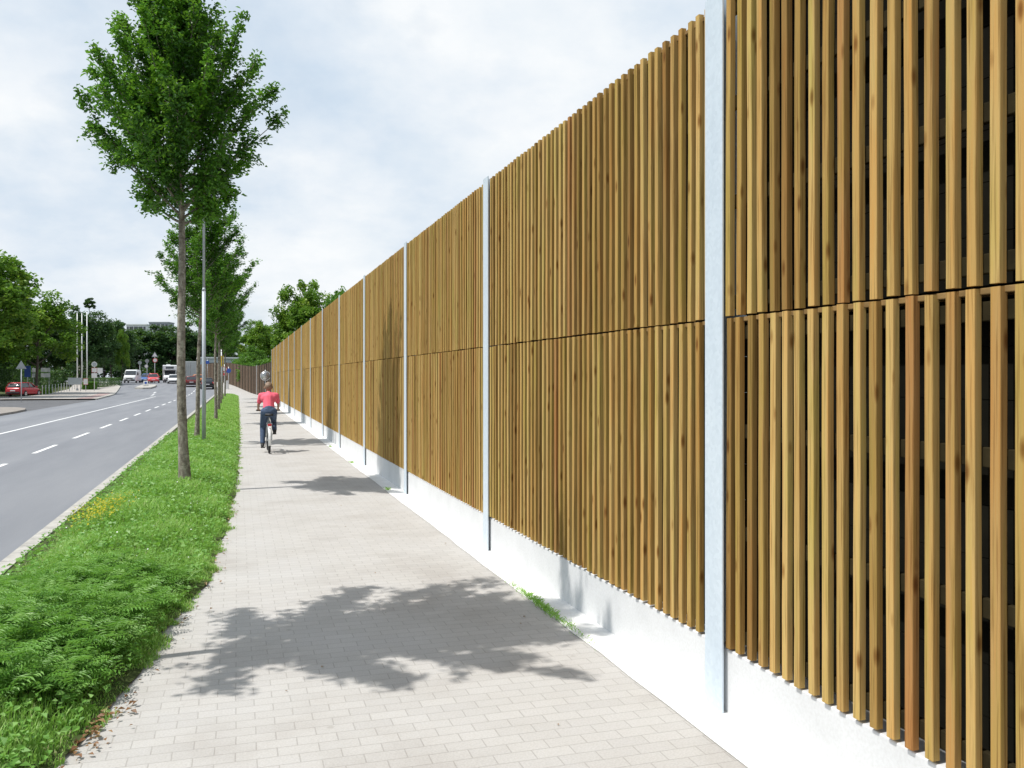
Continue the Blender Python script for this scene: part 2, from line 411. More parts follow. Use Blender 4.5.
# ------------------------------------------------------------------ noise barrier
WX, S1, BAY = 2.66, 4.405, 4.80
barrier = empty('noise_barrier', (WX, 0, 0), 0, 'tall golden timber noise barrier of vertical slats with steel posts on a white plinth', 'noise barrier')
W_, D_, CH = .044, .034, .004
def slat_panel(k, z0, z1, seed):
    r = np.random.default_rng(seed)
    ya = S1+BAY*k+.115; yb = S1+BAY*(k+1)-.115
    n = 44; pitch = (yb-ya)/(n-1)
    prof = [(-D_/2, -W_/2+CH), (-D_/2+CH*.35, -W_/2+CH*.3), (-D_/2+CH, -W_/2), (D_/2, -W_/2), (D_/2, W_/2), (-D_/2+CH, W_/2), (-D_/2+CH*.35, W_/2-CH*.3), (-D_/2, W_/2-CH)]
    prof = prof[::-1]
    V = []; F4 = []; T = []
    zs = np.linspace(0, 1, 6)
    for i in range(n):
        y = ya+pitch*i + r.normal(0, .0022)
        a, b_ = z0+r.normal(0, .0022), z1+r.normal(0, .0022)
        tnt = float(np.clip(r.normal(.5, .30), 0, 1))
        wob = np.cumsum(r.normal(0, .0010, 6)); wx = np.cumsum(r.normal(0, .0010, 6))
        tw = r.normal(0, .02); q = len(V)
        for j, t in enumerate(zs):
            z = a+(b_-a)*t
            for (px, py) in prof:
                V.append((px+wx[j]-tw*py, y+py+wob[j]+tw*px, z)); T.append(tnt)
        m_ = len(prof)
        for j in range(5):
            for c_ in range(m_): F4.append((q+j*m_+c_, q+j*m_+(c_+1) % m_, q+(j+1)*m_+(c_+1) % m_, q+(j+1)*m_+c_))
        # end caps as quads
        for base, fl in ((q, True), (q+5*m_, False)):
            for quad in ((0, 1, 2, 7), (2, 3, 6, 7), (3, 4, 5, 6)):
                f = tuple(base+c_ for c_ in quad); F4.append(f[::-1] if fl else f)
    me = np_mesh('slats', V, F4, T)
    bm = bmesh.new(); bm.from_mesh(me); bmesh.ops.recalc_face_normals(bm, faces=bm.faces); bm.to_mesh(me); bm.free()
    p = link('slat_panel', me, M['slat'], barrier); p.location = (-.020, 0, 0)
    bm = bmesh.new()
    for t in (.045, .355, .66, .955):
        box(bm, (.032, (ya+yb)/2, z0+(z1-z0)*t), (.028, yb-ya+.05, .075), bev=.004)
    o = from_bm('rail', bm, M['rail'], p); o.location = (.004, 0, 0)
    return p, ya, yb
ZB, ZJ, ZT = .375, 2.235, 4.06
for k in range(-2, 14):
    for (z0, z1, sd) in ((ZB+.004, ZJ-.006, 100+k), (ZJ+.006, ZT, 200+k)):
        p, ya, yb = slat_panel(k, z0, z1, sd)
        # ribbed dark absorber sheet behind the rails
        bm = bmesh.new()
        zz = z0+.01; h = (z1-z0-.02)/9
        for i in range(9):
            box(bm, (.125, (ya+yb)/2, zz+h*(i+.5)), (.03, yb-ya+.06, h*.985))
        box(bm, (.155, (ya+yb)/2, (z0+z1)/2), (.025, yb-ya+.10, z1-z0+.019))
        from_bm('absorber_sheet', bm, M['backing'], p)
        # top rail (upper) or joint board (lower) 
        bm = bmesh.new()
        box(bm, (.060, (ya+yb)/2, (z1-.010) if z0 < 1 else z1-.03), (.105, yb-ya+.04, .024), bev=.003)
        from_bm('cap_board', bm, M['capwood'], p)
    bm = bmesh.new()
    ya = S1+BAY*k; yb = ya+BAY
    box(bm, (.075, (ya+yb)/2, ZB/2-.105), (.190, BAY-.012, ZB+.19), bev=.006)
    from_bm('plinth', bm, M['plinth'], barrier)
for k in range(-2, 15):
    y = S1+BAY*k
    bm = bmesh.new()
    box(bm, (-.052, y, 2.045), (.012, .19, 4.09), bev=.003)      # front flange
    box(bm, (.018, y, 2.23), (.125, .010, 3.70))                # web
    box(bm, (.215, y, 2.045), (.011, .19, 4.09))                 # rear flange
    box(bm, (.145, y, 2.23), (.12, .011, 3.7))
    p = from_bm('post', bm, M['galv'], barrier)

# brown fence bending away beyond the barrier
fence = empty('timber_fence', (0, 0, 0), 0, 'grey brown timber fence bending away to the left beyond the golden barrier', 'fence')
fs = np.arange(73.4, 176, 4.0)
for a, b in zip(fs, fs[1:]):
    xa, xb = 2.66+float(bend(a)), 2.66+float(bend(b)); za, zb = float(rise(a)), float(rise(b))
    V = []; F = []; T = []; n = 26
    for i in range(n):
        t0, t1 = (i+.06)/n, (i+.94)/n; tn = random.random(); q = len(V); dx = .012*(i % 2)
        top = 3.1+random.gauss(0, .008)
        for t in (t0, t1):
            x = xa+(xb-xa)*t+dx; y = a+(b-a)*t; z = za+(zb-za)*t
            for (ox, zz) in ((0, .02), (0, top), (.03, top), (.03, .02)): V.append((x+ox, y, z+zz)); T.append(tn)
        F += [(q+0, q+1, q+5, q+4), (q+1, q+2, q+6, q+5), (q+2, q+3, q+7, q+6), (q, q+1, q+2, q+3), (q+4, q+5, q+6, q+7)]
    link('board_panel', np_mesh('boards', V, F, T), M['greyboard'], fence)
    bm = bmesh.new(); ang = math.atan2(xb-xa, b-a)
    box(bm, ((xa+xb)/2+.09, (a+b)/2, (za+zb)/2+.05), (.14, math.hypot(xb-xa, b-a)-.02, .6), Matrix.Rotation(-ang, 3, 'Z'))
    from_bm('plinth', bm, M['darkbark'], fence)
    bm = bmesh.new(); box(bm, (xa-.02, a, za+1.58), (.10, .10, 3.2), bev=.004)
    from_bm('post', bm, M['palesteel'] if 97 < a < 100 else M['darkbark'], fence)

# ------------------------------------------------------------------ leaves
def leaf_mesh(name, C, size, tint, up=.35, aspect=.62, droop=0, dirs=None):
    """one folded rhombic blade per centre"""
    n = len(C); C = np.asarray(C); size = np.broadcast_to(size, (n,))
    nrm = rng.normal(size=(n, 3)); nrm /= np.linalg.norm(nrm, axis=1)[:, None]
    nrm[:, 2] = np.abs(nrm[:, 2])+up; nrm /= np.linalg.norm(nrm, axis=1)[:, None]
    a = rng.normal(size=(n, 3)) if dirs is None else dirs+rng.normal(size=(n, 3))*.5
    u = a-(a*nrm).sum(1)[:, None]*nrm; u /= np.linalg.norm(u, axis=1)[:, None]+1e-9
    w = np.cross(nrm, u); L = size[:, None]
    fold = .16*L*nrm
    P = np.stack([C-u*L*.5, C+w*L*aspect*.5+fold, C+u*L*.5-nrm*L*.1, C-w*L*aspect*.5+fold], 1).reshape(-1, 3)
    q = np.arange(n)[:, None]*4
    F = np.concatenate([q+np.array([[0, 1, 2]]), q+np.array([[0, 2, 3]])], 0)
    return np_mesh(name, P, F, np.repeat(tint, 4))

def limb_tubes(paths):
    bm = bmesh.new()
    for pts, rads in paths: tube(bm, pts, rads, 7, cap=False)
    return bm
def verge_tree(seed, H=8.8, base=4.45, rmax=1.46, lean=-.018, nl=74, leaves=72000, lsize=.086, tr=.086):
    r = np.random.default_rng(seed)
    def axis(z): return Vector((lean*z+.03*math.sin(z*1.1+seed), .02*math.sin(z*.9+seed*2), z))
    zs = np.linspace(0, H*.96, 14)
    trunk_r = [max(.012, tr*(1-z/H)**.8+.004) for z in zs]; trunk_r[0] *= 1.3
    paths = [([axis(z) for z in zs], trunk_r)]
    LC = []; LD = []; LT = []
    def env(z):
        t = (z-base)/(H-base)
        return rmax*float(np.interp(t, [-.06, 0, .08, .2, .40, .58, .74, .88, 1.02], [.32, .54, .82, .98, 1.0, .76, .42, .18, .04]))
    for i in range(nl):
        t = (i+.5)/nl
        z0 = base-.2+(H-base)*.88*t**1.15
        az = i*2.39996+r.normal(0, .25)
        el = R(r.uniform(16, 36)+34*t)
        # length so that the tip meets the crown envelope
        ln = .3
        while ln < 3.4:
            zt = z0+ln*math.sin(el); rad = ln*math.cos(el)
            if rad > env(zt) or zt > H+.1: break
            ln += .06
        ln *= r.uniform(.78, 1.12) if r.random() > .22 or t > .6 else r.uniform(1.05, 1.22)
        p0 = axis(z0); d = Vector((math.cos(az)*math.cos(el), math.sin(az)*math.cos(el), math.sin(el)))
        pts = []; m_ = 7
        for k in range(m_):
            f = k/(m_-1)
            pts.append(p0+d*ln*f+Vector((0, 0, .26*ln*f*f))+Vector(r.normal(0, .02, 3))*f)
        paths.append((pts, [max(.004, .026*(1-t*.5)*(1-k/(m_-1)*.9)) for k in range(m_)]))
        tip = pts[-1]
        bright = r.normal(.02, .2)
        ntw = int(6+ln*9)
        for j in range(ntw):
            f = r.uniform(.16, 1.0)
            kk = f*(m_-1); k0 = min(int(kk), m_-2)
            b0 = pts[k0].lerp(pts[k0+1], kk-k0)
            sp = (1-f)*.30+.13
            dd = (d*1.0+Vector(r.normal(0, .75, 3))+Vector((0, 0, .25))).normalized()
            tl = r.uniform(.5, 1.1)*sp*1.6
            e = b0+dd*tl
            if j % 3 == 0: paths.append(([b0, b0.lerp(e, .5), e], [.006, .004, .002]))
            cnt = max(6, int(leaves/(nl*19)*(tl/.45)**.5))
            fr = r.random(cnt)
            seg = np.array(b0)[None]+np.outer(fr, np.array(e-b0))
            seg += r.normal(0, .05, (cnt, 3))
            LC.append(seg); LD.append(np.repeat(np.array(dd)[None], cnt, 0)); LT.append(np.clip(r.normal(.42+bright, .20, cnt), 0, 1))
    C = np.concatenate(LC); D = np.concatenate(LD); T = np.concatenate(LT)
    bm = limb_tubes(paths)
    tm = bpy.data.meshes.new('trunk_and_limbs'); bm.to_mesh(tm); bm.free()
    for p in tm.polygons: p.use_smooth = True
    tm.materials.append(M['bark'])
    cm = leaf_mesh('crown', C, rng.uniform(.65, 1.2, len(C))*lsize, T, dirs=D, up=.5)
    cm.materials.append(M['leaf'])
    return tm, cm
variants = [verge_tree(3), verge_tree(11, nl=54, lean=-.040, tr=.070, leaves=40000), verge_tree(23, rmax=1.55, nl=56, tr=.070, leaves=42000)]
VG = 'young street trees in the grass verge'
vt = [
 (-1.97, 6.2, 2, .94, .86, 75, 'tree just outside the view at left that throws its leafy shadow on the near paving'),
 (-.82, 15.3, 0, 1.0, .93, 0, 'nearest and tallest street tree in the verge, its crown cut by the top edge'),
 (-1.10, 26.0, 1, 0.80, .90, 150, 'second street tree in the verge, just left of the tall lamp post'),
 (-.82, 36.6, 2, 0.80, .86, 250, 'third street tree in the verge, the first one beyond the tall lamp post'),
 (-.90, 47.0, 0, 0.82, .84, 120, 'fourth street tree in the verge, next beyond the first tree past the lamp post'),
 (-.95, 57.4, 1, 0.82, .84, 300, 'fifth street tree in the verge, nearer than the two thin pale poles'),
 (-1.0, 67.8, 2, 0.84, .84, 30, 'sixth street tree in the verge, between the two thin pale poles'),
 (-1.0, 78.2, 0, 0.84, .84, 200, 'farthest street tree, near the end of the grass verge'),
]
for (x, y, v_, sz, sxy, rz, lab) in vt:
    t = empty('street_tree', (x, y, float(vz(x, y))-.02), R(rz), lab, 'tree', VG)
    t.scale = (sxy, sxy, sz)
    link('trunk', variants[v_][0], None, t); link('crown', variants[v_][1], None, t)

# broad background trees -------------------------------------------------------
def crown_mesh(name, seed, H, rx, zc, rz_, ncl, per, lsize, mat, irr=.25):
    ncl = int(ncl*1.5); lsize = lsize*1.25
    r = np.random.default_rng(seed); C = []; T = []
    for i in range(ncl):
        d = r.normal(size=3); d /= np.linalg.norm(d)
        if d[2] < -.55: d[2] *= -.6
        rad = r.uniform(.45, 1.0)**.6*(1+irr*math.sin(3*math.atan2(d[1], d[0])+seed)*.5+r.normal(0, irr*.35))
        c = np.array([d[0]*rx*rad, d[1]*rx*rad, zc+d[2]*rz_*rad])
        cr = r.uniform(.16, .30)*rx
        q = r.normal(size=(per, 3)); q /= np.linalg.norm(q, axis=1)[:, None]
        q *= (cr*r.uniform(.35, 1.05, per))[:, None]; q[:, 2] *= .72
        C.append(c+q); T.append(np.clip(r.normal(.45+r.normal(0, .18), .16, per), 0, 1))
    C = np.concatenate(C); T = np.concatenate(T)
    cm = leaf_mesh(name, C, r.uniform(.7, 1.3, len(C))*lsize, T, up=.6, aspect=.75)
    cm.materials.append(mat); return cm
def trunk_mesh(seed, H, r0, zc, spread, mat):
    r = np.random.default_rng(seed); paths = []
    paths.append(([Vector((.12*math.sin(z*.6+seed), .1*math.cos(z*.5), z)) for z in np.linspace(-.3, zc, 7)], list(np.linspace(r0, r0*.4, 7))))
    for i in range(11):
        z0 = zc*r.uniform(.5, 1.0); az = i*2.4; ln = spread*r.uniform(.5, .95)
        p0 = Vector((0, 0, z0)); e = p0+Vector((math.cos(az)*ln*.75, math.sin(az)*ln*.75, ln*.7))
        paths.append(([p0, p0.lerp(e, .5)+Vector((0, 0, -.1*ln)), e], [r0*.4, r0*.25, r0*.08]))
    bm = limb_tubes(paths); me = bpy.data.meshes.new('trunk'); bm.to_mesh(me); bm.free()
    me.materials.append(mat); return me
BT = {}
def bgtype(key, seed, mat, H=12, rx=4.2, zc=6.8, rz_=5.0, ncl=90, per=110, ls=.30, r0=.2, bark='darkbark'):
    BT[key] = (trunk_mesh(seed, H, r0, zc, rx, M[bark]), crown_mesh('crown', seed, H, rx, zc, rz_, ncl, per, ls, M[mat]))
bgtype('maple', 5, 'leafmid', ncl=110, per=100, ls=.27)
bgtype('maple_b', 6, 'leafmid', rx=3.8, zc=6.4, rz_=4.6, ncl=100, per=100, ls=.25)
bgtype('dark', 8, 'leafdark', rx=4.6, zc=6.4, rz_=5.6, ncl=120, per=110, ls=.33)
bgtype('dark_b', 9, 'leafdark', rx=5.2, zc=6.0, rz_=5.4, ncl=120, per=110, ls=.34)
bgtype('light', 12, 'leaflight', rx=3.8, zc=5.6, rz_=4.6, ncl=100, per=100, ls=.26)
bgtype('bush', 14, 'leaflight', rx=3.0, zc=2.0, rz_=2.4, ncl=70, per=80, ls=.24, r0=.08)
bgtype('mid', 17, 'leafmid', rx=3.9, zc=6.4, rz_=5.2, ncl=110, per=110, ls=.26)
BG = 'trees across the road'
def bgtree(key, x, y, sxy, sz, rz, label, group, name='broadleaf_tree', cat='tree'):
    t = empty(name, (x, y, float(rise(y))-.15), R(rz), label, cat, group); t.scale = (sxy, sxy, sz)
    link('trunk', BT[key][0], None, t); link('crown', BT[key][1], None, t); return t
LT_ = [
 ('maple', -23.2, 92.0, 1.25, 1.18, 0, 'tall leafy green tree cut by the left edge above the parked red car'),
 ('maple_b', -20.9, 106.5, 1.0, 1.0, 80, 'yellow green tree with a slim trunk in front of the pale direction boards'),
 ('maple', -28.5, 106.0, 1.2, 1.02, 200, 'tree behind the parked red car, partly hidden by the tall leafy tree'),
 ('dark_b', -33.0, 128.0, 1.0, .85, 20, 'dark tree far behind the parked red car'),
 ('dark', -26.8, 139.0, 1.0, .76, 140, 'dark tree just left of the three flagpoles'),
 ('dark', -21.4, 138.0, .82, .88, 250, 'big dark tree just right of the three flagpoles'),
 ('dark_b', -20.0, 158.0, .7, .88, 300, 'dark tree behind the low clipped hedge'),
 ('mid', -16.2, 140.0, .26, .66, 90, 'slim tree with a stout brown trunk at the end of the hedge'),
 ('dark', -29.0, 218.0, 1.5, 1.08, 40, 'wide dark tree behind the white van'),
 ('dark_b', -21.5, 215.0, 1.4, 1.02, 190, 'dark spreading tree behind the bright red car'),
 ('dark', -14.5, 213.0, 1.4, 1.06, 320, 'dark tree behind the white camper van'),
 ('dark_b', -7.0, 216.0, 1.3, 1.0, 60, 'dark tree behind the black car at the end of the road'),
]
for a in LT_: bgtree(*a, BG)
# far belt of trees that reads as one mass
r = np.random.default_rng(77); Cc = []; Tt = []
for (xa, ya, xb, yb, hh, nn) in [(-150, 150, -34, 175, 8.0, 320), (-90, 235, -2, 250, 8, 330), (8, 150, 60, 240, 8, 60)]:
    for i in range(nn):
        t = r.random(); c = np.array([xa+(xb-xa)*t, ya+(yb-ya)*t+r.normal(0, 3), hh*r.uniform(.04, .85)])
        q = r.normal(size=(120, 3)); q /= np.linalg.norm(q, axis=1)[:, None]; q *= (r.uniform(1.6, 3.2)*r.uniform(.4, 1.05, 120))[:, None]
        Cc.append(c+q); Tt.append(np.clip(r.normal(.45+r.normal(0, .15), .15, 120), 0, 1))
Cc = np.concatenate(Cc); Tt = np.concatenate(Tt)
o = link('far_woods', leaf_mesh('far_woods', Cc, r.uniform(.5, .9, len(Cc)), Tt, up=.6, aspect=.75), M['leafdark'])
tag(o, 'dark belt of far trees closing the view behind the street', 'woods', None, 'stuff')
# thin pole-like tree with a round head rising over the dark crowns
bgtype('lollipop', 21, 'leafdark', rx=1.25, zc=19.2, rz_=1.6, ncl=40, per=60, ls=.34, r0=.13)
bgtree('lollipop', -35.6, 242, 1, 1, 0, 'thin bare trunk with a small round tuft of leaves above the flagpoles', None, 'tufted_tree')
RG = 'trees beyond the barrier and the brown fence'
for a in [
 ('mid', 6.9, 96.0, .78, 1.02, 10, 'dense green tree rising over the far end of the golden barrier'),
 ('light', 9.4, 84.0, .55, .99, 70, 'light green tree whose tip shows above the barrier top'),
 ('mid', 3.4, 152.0, .80, .86, 100, 'mid green rounded tree behind the brown fence, left of the dense green tree'),
 ('light', 2.2, 133.0, .45, .55, 200, 'small light green tree close behind the brown fence'),
 ('mid', 8.0, 170.0, 1.1, .9, 30, 'far green tree behind the small light green tree'),
 ('mid', -2.5, 236.0, 1.2, 1.0, 10, 'distant green tree behind the grey low hall'),
]: bgtree(*a, RG)
for (x, y, sc, rz, lab) in [(4.3, 112, .8, 0, 'light green bush against the brown fence near the barrier end'), (2.6, 122, .8, 90, 'bright green bush behind the middle of the brown fence'),
                            (1.6, 146, .9, 30, 'low bush behind the far end of the brown fence')]:
    bgtree('bush', x, y, sc, sc*1.15, rz, lab, 'bushes behind the brown fence', 'bush', 'bush')
# hedge and low planting across the road
def hedge(name, x, y, lx, ly, hz, mat, label, rz=0, n=5000, ls=.14):
    o = empty(name, (x, y, float(rise(y))), rz, label, 'hedge' if 'hedge' in name else 'shrub')
    C = rng.uniform(-.5, .5, (n, 3)); ax = rng.integers(0, 3, n); sg = rng.choice([-.5, .5], n)
    for i in range(3): C[ax == i, i] = sg[ax == i]*rng.uniform(.85, 1.08, (ax == i).sum())
    C[:, 2] += .5; C *= np.array([lx, ly, hz])
    cm = leaf_mesh('foliage', C, rng.uniform(.7, 1.3, n)*ls, np.clip(rng.normal(.5, .2, n), 0, 1)); cm.materials.append(M[mat])
    link('foliage', cm, None, o)
    bm = bmesh.new()
    for i in range(7): 
        yy = -ly*.42+ly*.84*i/6
        tube(bm, [(0, yy, -.1), (.05, yy+.04, hz*.5), (0, yy, hz*.85)], [.04, .03, .012], 6)
    from_bm('stems', bm, M['darkbark'], o)
    return o
hedge('clipped_hedge', -17.0, 127.5, 1.5, 13, 1.15, 'leafdark', 'dark clipped hedge running behind the far pavement', -.1)
hedge('low_shrub', -17.5, 119.3, 1.3, 2.2, .9, 'leaflight', 'bright green low shrub beside the white sign post')
hedge('tree_shade_hedge', -24.2, 120, 2.0, 30, 2.3, 'leafdark', 'tall dark hedge added as tree shade behind the thin silver posts', -.02, 9000, .22)  # dark leaf mass added to stand for the deep shade under the trees
hedge('shade_hedge', -30.5, 96, 2.2, 26, 2.4, 'leafdark', 'dark hedge added at the left edge to darken the gap behind the parked red car', .25, 9000, .22)  # added dark mass, hides the bright horizon below the crowns
hedge('planting_strip', -20.6, 105.5, 1.6, 6, .55, 'leafmid', 'low green planting strip beside the thin railing posts')

# ------------------------------------------------------------------ grass
def blades(n, sr, wid, hgt, seed, edge=.05, strip=None):
    r = np.random.default_rng(seed)
    s = r.uniform(sr[0], sr[1], n*2)
    e = np.array(interp(s, [(-6, -2.0), (0, -1.75), (3, -1.15), (4.9, -.81), (6.3, -.56), (7.4, -.43), (8.6, -.27), (11.4, -.13), (16.8, .0), (32, .09), (90, .10)]))
    rag = .045*np.sin(s*5.1)+.035*np.sin(s*13.3+1)+.025*np.sin(s*31)
    x = r.uniform(-2.2, .2, n*2) if strip is None else e+.06-strip*r.random(n*2)
    keep = (x < e+rag+edge*.4) & (x > -1.99+.05*np.sin(s*3.7)+.04*np.sin(s*9.1))
    pn = np.sin(x*5.3+s*1.7)+np.sin(s*3.3-x*2.9+2)
    keep &= r.random(n*2) < np.clip(.78+.16*pn, .3, 1)
    x, s, e, pn = x[keep][:n], s[keep][:n], (e+rag)[keep][:n], pn[keep][:n]
    n = len(x)
    z = vz(x, s)-.01+rise(s)
    d_edge = np.clip(np.minimum((e+.05-x)/.22, (x+2.1)/.4), 0.34, 1)
    h = hgt*r.uniform(.45, 1.25, n)*(.8+.25*pn*.5)*d_edge
    az = r.uniform(0, 2*np.pi, n); ln = r.uniform(.15, .95, n)*h
    dx, dy = np.cos(az), np.sin(az)
    w = wid*r.uniform(.6, 1.3, n)
    bx, by = -dy, dx
    def P(f, ww, up): return np.stack([x+dx*ln*f*f+bx*w*ww, s+dy*ln*f*f+by*w*ww, z+h*up], 1)
    Vt = np.stack([P(0, -.5, 0), P(0, .5, 0), P(.55, .42, .62), P(.55, -.42, .62), P(1, 0, .92)], 1).reshape(-1, 3)
    q = np.arange(n)[:, None]*5
    F = np.concatenate([q+np.array([[0, 1, 2]]), q+np.array([[0, 2, 3]]), q+np.array([[3, 2, 4]])])
    t = np.clip(r.normal(.48, .2, n)+.10*pn-(x < -1.6)*-.18*r.random(n), 0, .9)
    dry = (r.random(n) < .03+.16*(d_edge < .5)+.08*(x < -1.75)); t[dry] = r.uniform(.88, 1, dry.sum())
    return Vt, F, np.repeat(t, 5)
parts = [blades(14000, (2.5, 14), .006, .10, 4, strip=.22), blades(60000, (1.5, 11), .0055, .125, 1), blades(60000, (11, 30), .010, .15, 2), blades(50000, (30, 92), .024, .15, 3)]
Vs, Fs, Ts = [], [], []; o_ = 0
for a, b, c in parts: Vs.append(a); Fs.append(b+o_); Ts.append(c); o_ += len(a)
o = link('grass', np_mesh('grass', np.concatenate(Vs), np.concatenate(Fs), np.concatenate(Ts)), M['grass'])
tag(o, 'bright green unmown grass of the verge between road and path', 'grass', None, 'stuff')
# clover and small broad leaves between the blades
r = np.random.default_rng(31); n = 17000
s = 2+28*r.random(n)**1.6; e = np.array(interp(s, [(0, -1.75), (3, -1.15), (4.9, -.81), (6.3, -.56), (7.4, -.43), (8.6, -.27), (11.4, -.13), (16.8, .0), (32, .09)]))
x = -2.1+(e+2.08)*r.random(n)
C = np.stack([x, s, vz(x, s)+r.uniform(.02, .12, n)], 1)
o = link('clover', leaf_mesh('clover', C, r.uniform(.02, .05, n)*(1+s/30), np.clip(r.normal(.6, .2, n), 0, 1), up=1.4, aspect=.8), M['weedleaf'])
tag(o, 'small round weed leaves scattered through the verge grass', 'weeds', None, 'stuff')
# pinnate weed thicket in the near corner
def pinnate(nplants, seed):
    r = np.random.default_rng(seed); V = []; F = []; T = []
    for i in range(nplants):
        while True:
            x = r.uniform(-1.9, -.42); s = r.uniform(3.6, 8.4)
            if x < path_edge(s)-.12 and (s > 5.0+.5*(x+1.4) ) and r.random() < 1.15-.16*max(0, s-6): break
        z = float(vz(x, s)); hh = r.uniform(.08, .27)*(1 if s < 7 else .65)
        for l in range(r.integers(5, 9)):
            az = r.uniform(0, 2*math.pi); ln = r.uniform(.10, .21); el = r.uniform(.3, 1.25)
            d = np.array([math.cos(az), math.sin(az), 0]); side = np.array([-d[1], d[0], 0])
            p0 = np.array([x, s, z+hh*r.uniform(.3, 1)])
            tn = float(np.clip(r.normal(.5, .2), 0, 1)); m_ = 8
            for k in range(m_):
                f = (k+1)/m_
                c = p0+d*ln*f*math.cos(el*(1-.5*f))+np.array([0, 0, ln*(math.sin(el)*f-.55*f*f)])
                w = ln*.36*math.sin(math.pi*min(.97, f*.88+.10))
                for sg in (-1, 1):
                    tip = c+side*sg*w+d*w*.35+np.array([0, 0, -.12*w+r.normal(0, .006)])
                    mid = (c+tip)/2; wd = ln*.035
                    q = len(V)
                    V += [c, mid+d*wd+np.array([0, 0, .006]), tip, mid-d*wd+np.array([0, 0, .006])]
                    F += [(q, q+1, q+2), (q, q+2, q+3)]; T += [min(1, tn+.1*r.random())]*4
            q = len(V); wv = side*.0025
            e = p0+d*ln*math.cos(el*.5)+np.array([0, 0, ln*(math.sin(el)-.55)])
            b0 = np.array([x, s, z-.02])
            V += [b0-wv, b0+wv, p0+wv, p0-wv]; F += [(q, q+1, q+2), (q, q+2, q+3)]; T += [tn*.7]*4
    return V, F, T
V, F, T = pinnate(560, 5)
o = link('feathery_weeds', np_mesh('feathery_weeds', V, F, T), M['weedleaf'])
tag(o, 'thick feathery leaved weeds filling the near left corner of the verge', 'weeds', None, 'stuff')
# yellow flowers near the kerb
r = np.random.default_rng(8); n = 700
s = r.normal(12.0, .55, n); x = np.clip(r.normal(-1.62, .16, n), -1.92, -1.2)
C = np.stack([x, s, vz(x, s)+r.uniform(.10, .24, n)], 1)
o = link('yellow_flowers', leaf_mesh('yf', C, r.uniform(.014, .034, n), r.random(n), up=1.2, aspect=.9), M['yellowflower'])
tag(o, 'patch of small yellow flowers in the grass beside the kerb', 'flowers', None, 'stuff')
r = np.random.default_rng(9); n = 260
s = r.uniform(3, 22, n); x = r.uniform(-2, -.4, n); k = x < np.array([path_edge(q) for q in s])-.1; s, x = s[k], x[k]
C = np.stack([x, s, vz(x, s)+r.uniform(.05, .13, len(s))], 1)
o = link('white_clover_heads', leaf_mesh('wc', C, r.uniform(.012, .02, len(s)), r.random(len(s)), up=1.2, aspect=1), M['white'])
tag(o, 'tiny pale clover heads dotted in the verge grass', 'flowers', None, 'stuff')
# dead leaves
r = np.random.default_rng(10); n = 120
s = np.concatenate([r.normal(5.15, .28, 90), r.uniform(5, 14, 60)]); x = np.array([path_edge(q) for q in s])+np.abs(r.normal(.05, .07, len(s)))
C = np.stack([x, s, np.full(len(s), .014)+r.uniform(0, .015, len(s))], 1)
o = link('dead_leaves', leaf_mesh('dl', C, r.uniform(.018, .05, len(s)), r.random(len(s)), up=3), M['deadleaf'])
tag(o, 'brown dead leaves caught along the ragged grass edge', 'leaves', None, 'stuff')
# scattered specks on the path
r = np.random.default_rng(12); n = 60
s = r.uniform(4, 26, n); x = r.uniform(.1, 2.35, n)
C = np.stack([x, s, np.full(n, .008)], 1)
o = link('path_litter', leaf_mesh('pl', C, r.uniform(.010, .028, n), r.random(n), up=4), M['deadleaf'])
tag(o, 'specks of dry leaf litter scattered on the paving', 'leaves', None, 'stuff')
# weeds at the wall foot
def tuft(n, sr, x0, hgt, seed, wid=.004):
    r = np.random.default_rng(seed); s = r.normal((sr[0]+sr[1])/2, (sr[1]-sr[0])/4.2, n); x = x0+r.normal(0, .022, n)
    h = hgt*r.uniform(.3, 1.2, n)*np.clip(1-np.abs(s-(sr[0]+sr[1])/2)/(sr[1]-sr[0]), .2, 1)
    az = r.uniform(0, 2*np.pi, n); dx, dy = np.cos(az), np.sin(az); ln = h*r.uniform(.4, 1.3, n); w = wid
    P = lambda f, ww, up: np.stack([x+dx*ln*f-dy*w*ww, s+dy*ln*f+dx*w*ww, h*up+.004], 1)
    Vt = np.stack([P(0, -.5, 0), P(0, .5, 0), P(.5, .45, .7), P(1, 0, .85)], 1).reshape(-1, 3); q = np.arange(n)[:, None]*4
    return Vt, np.concatenate([q+np.array([[0, 1, 2]]), q+np.array([[0, 2, 3]])]), np.repeat(np.clip(r.normal(.6, .2, n), 0, .9), 4)
V, F, T = tuft(800, (5.75, 7.75), 2.40, .042, 3)
o = link('joint_weeds', np_mesh('joint_weeds', V, F, T), M['grass']); tag(o, 'strip of green weeds in the joint at the wall foot', 'weeds', None, 'stuff')
for i, (yy, nm) in enumerate([(14.6, 'a'), (19.4, 'b'), (24.0, 'c')]):
    V, F, T = tuft(60, (yy-.15, yy+.15), 2.42, .05, 40+i, .006)
    o = link('joint_weeds', np_mesh('joint_tuft', V, F, T), M['grass'])
    tag(o, ['small weed tuft at the wall foot opposite the nearest street tree', 'small weed tuft at the wall foot before the cyclist', 'small weed tuft at the wall foot beside the cyclist'][i], 'weeds', None, 'stuff')

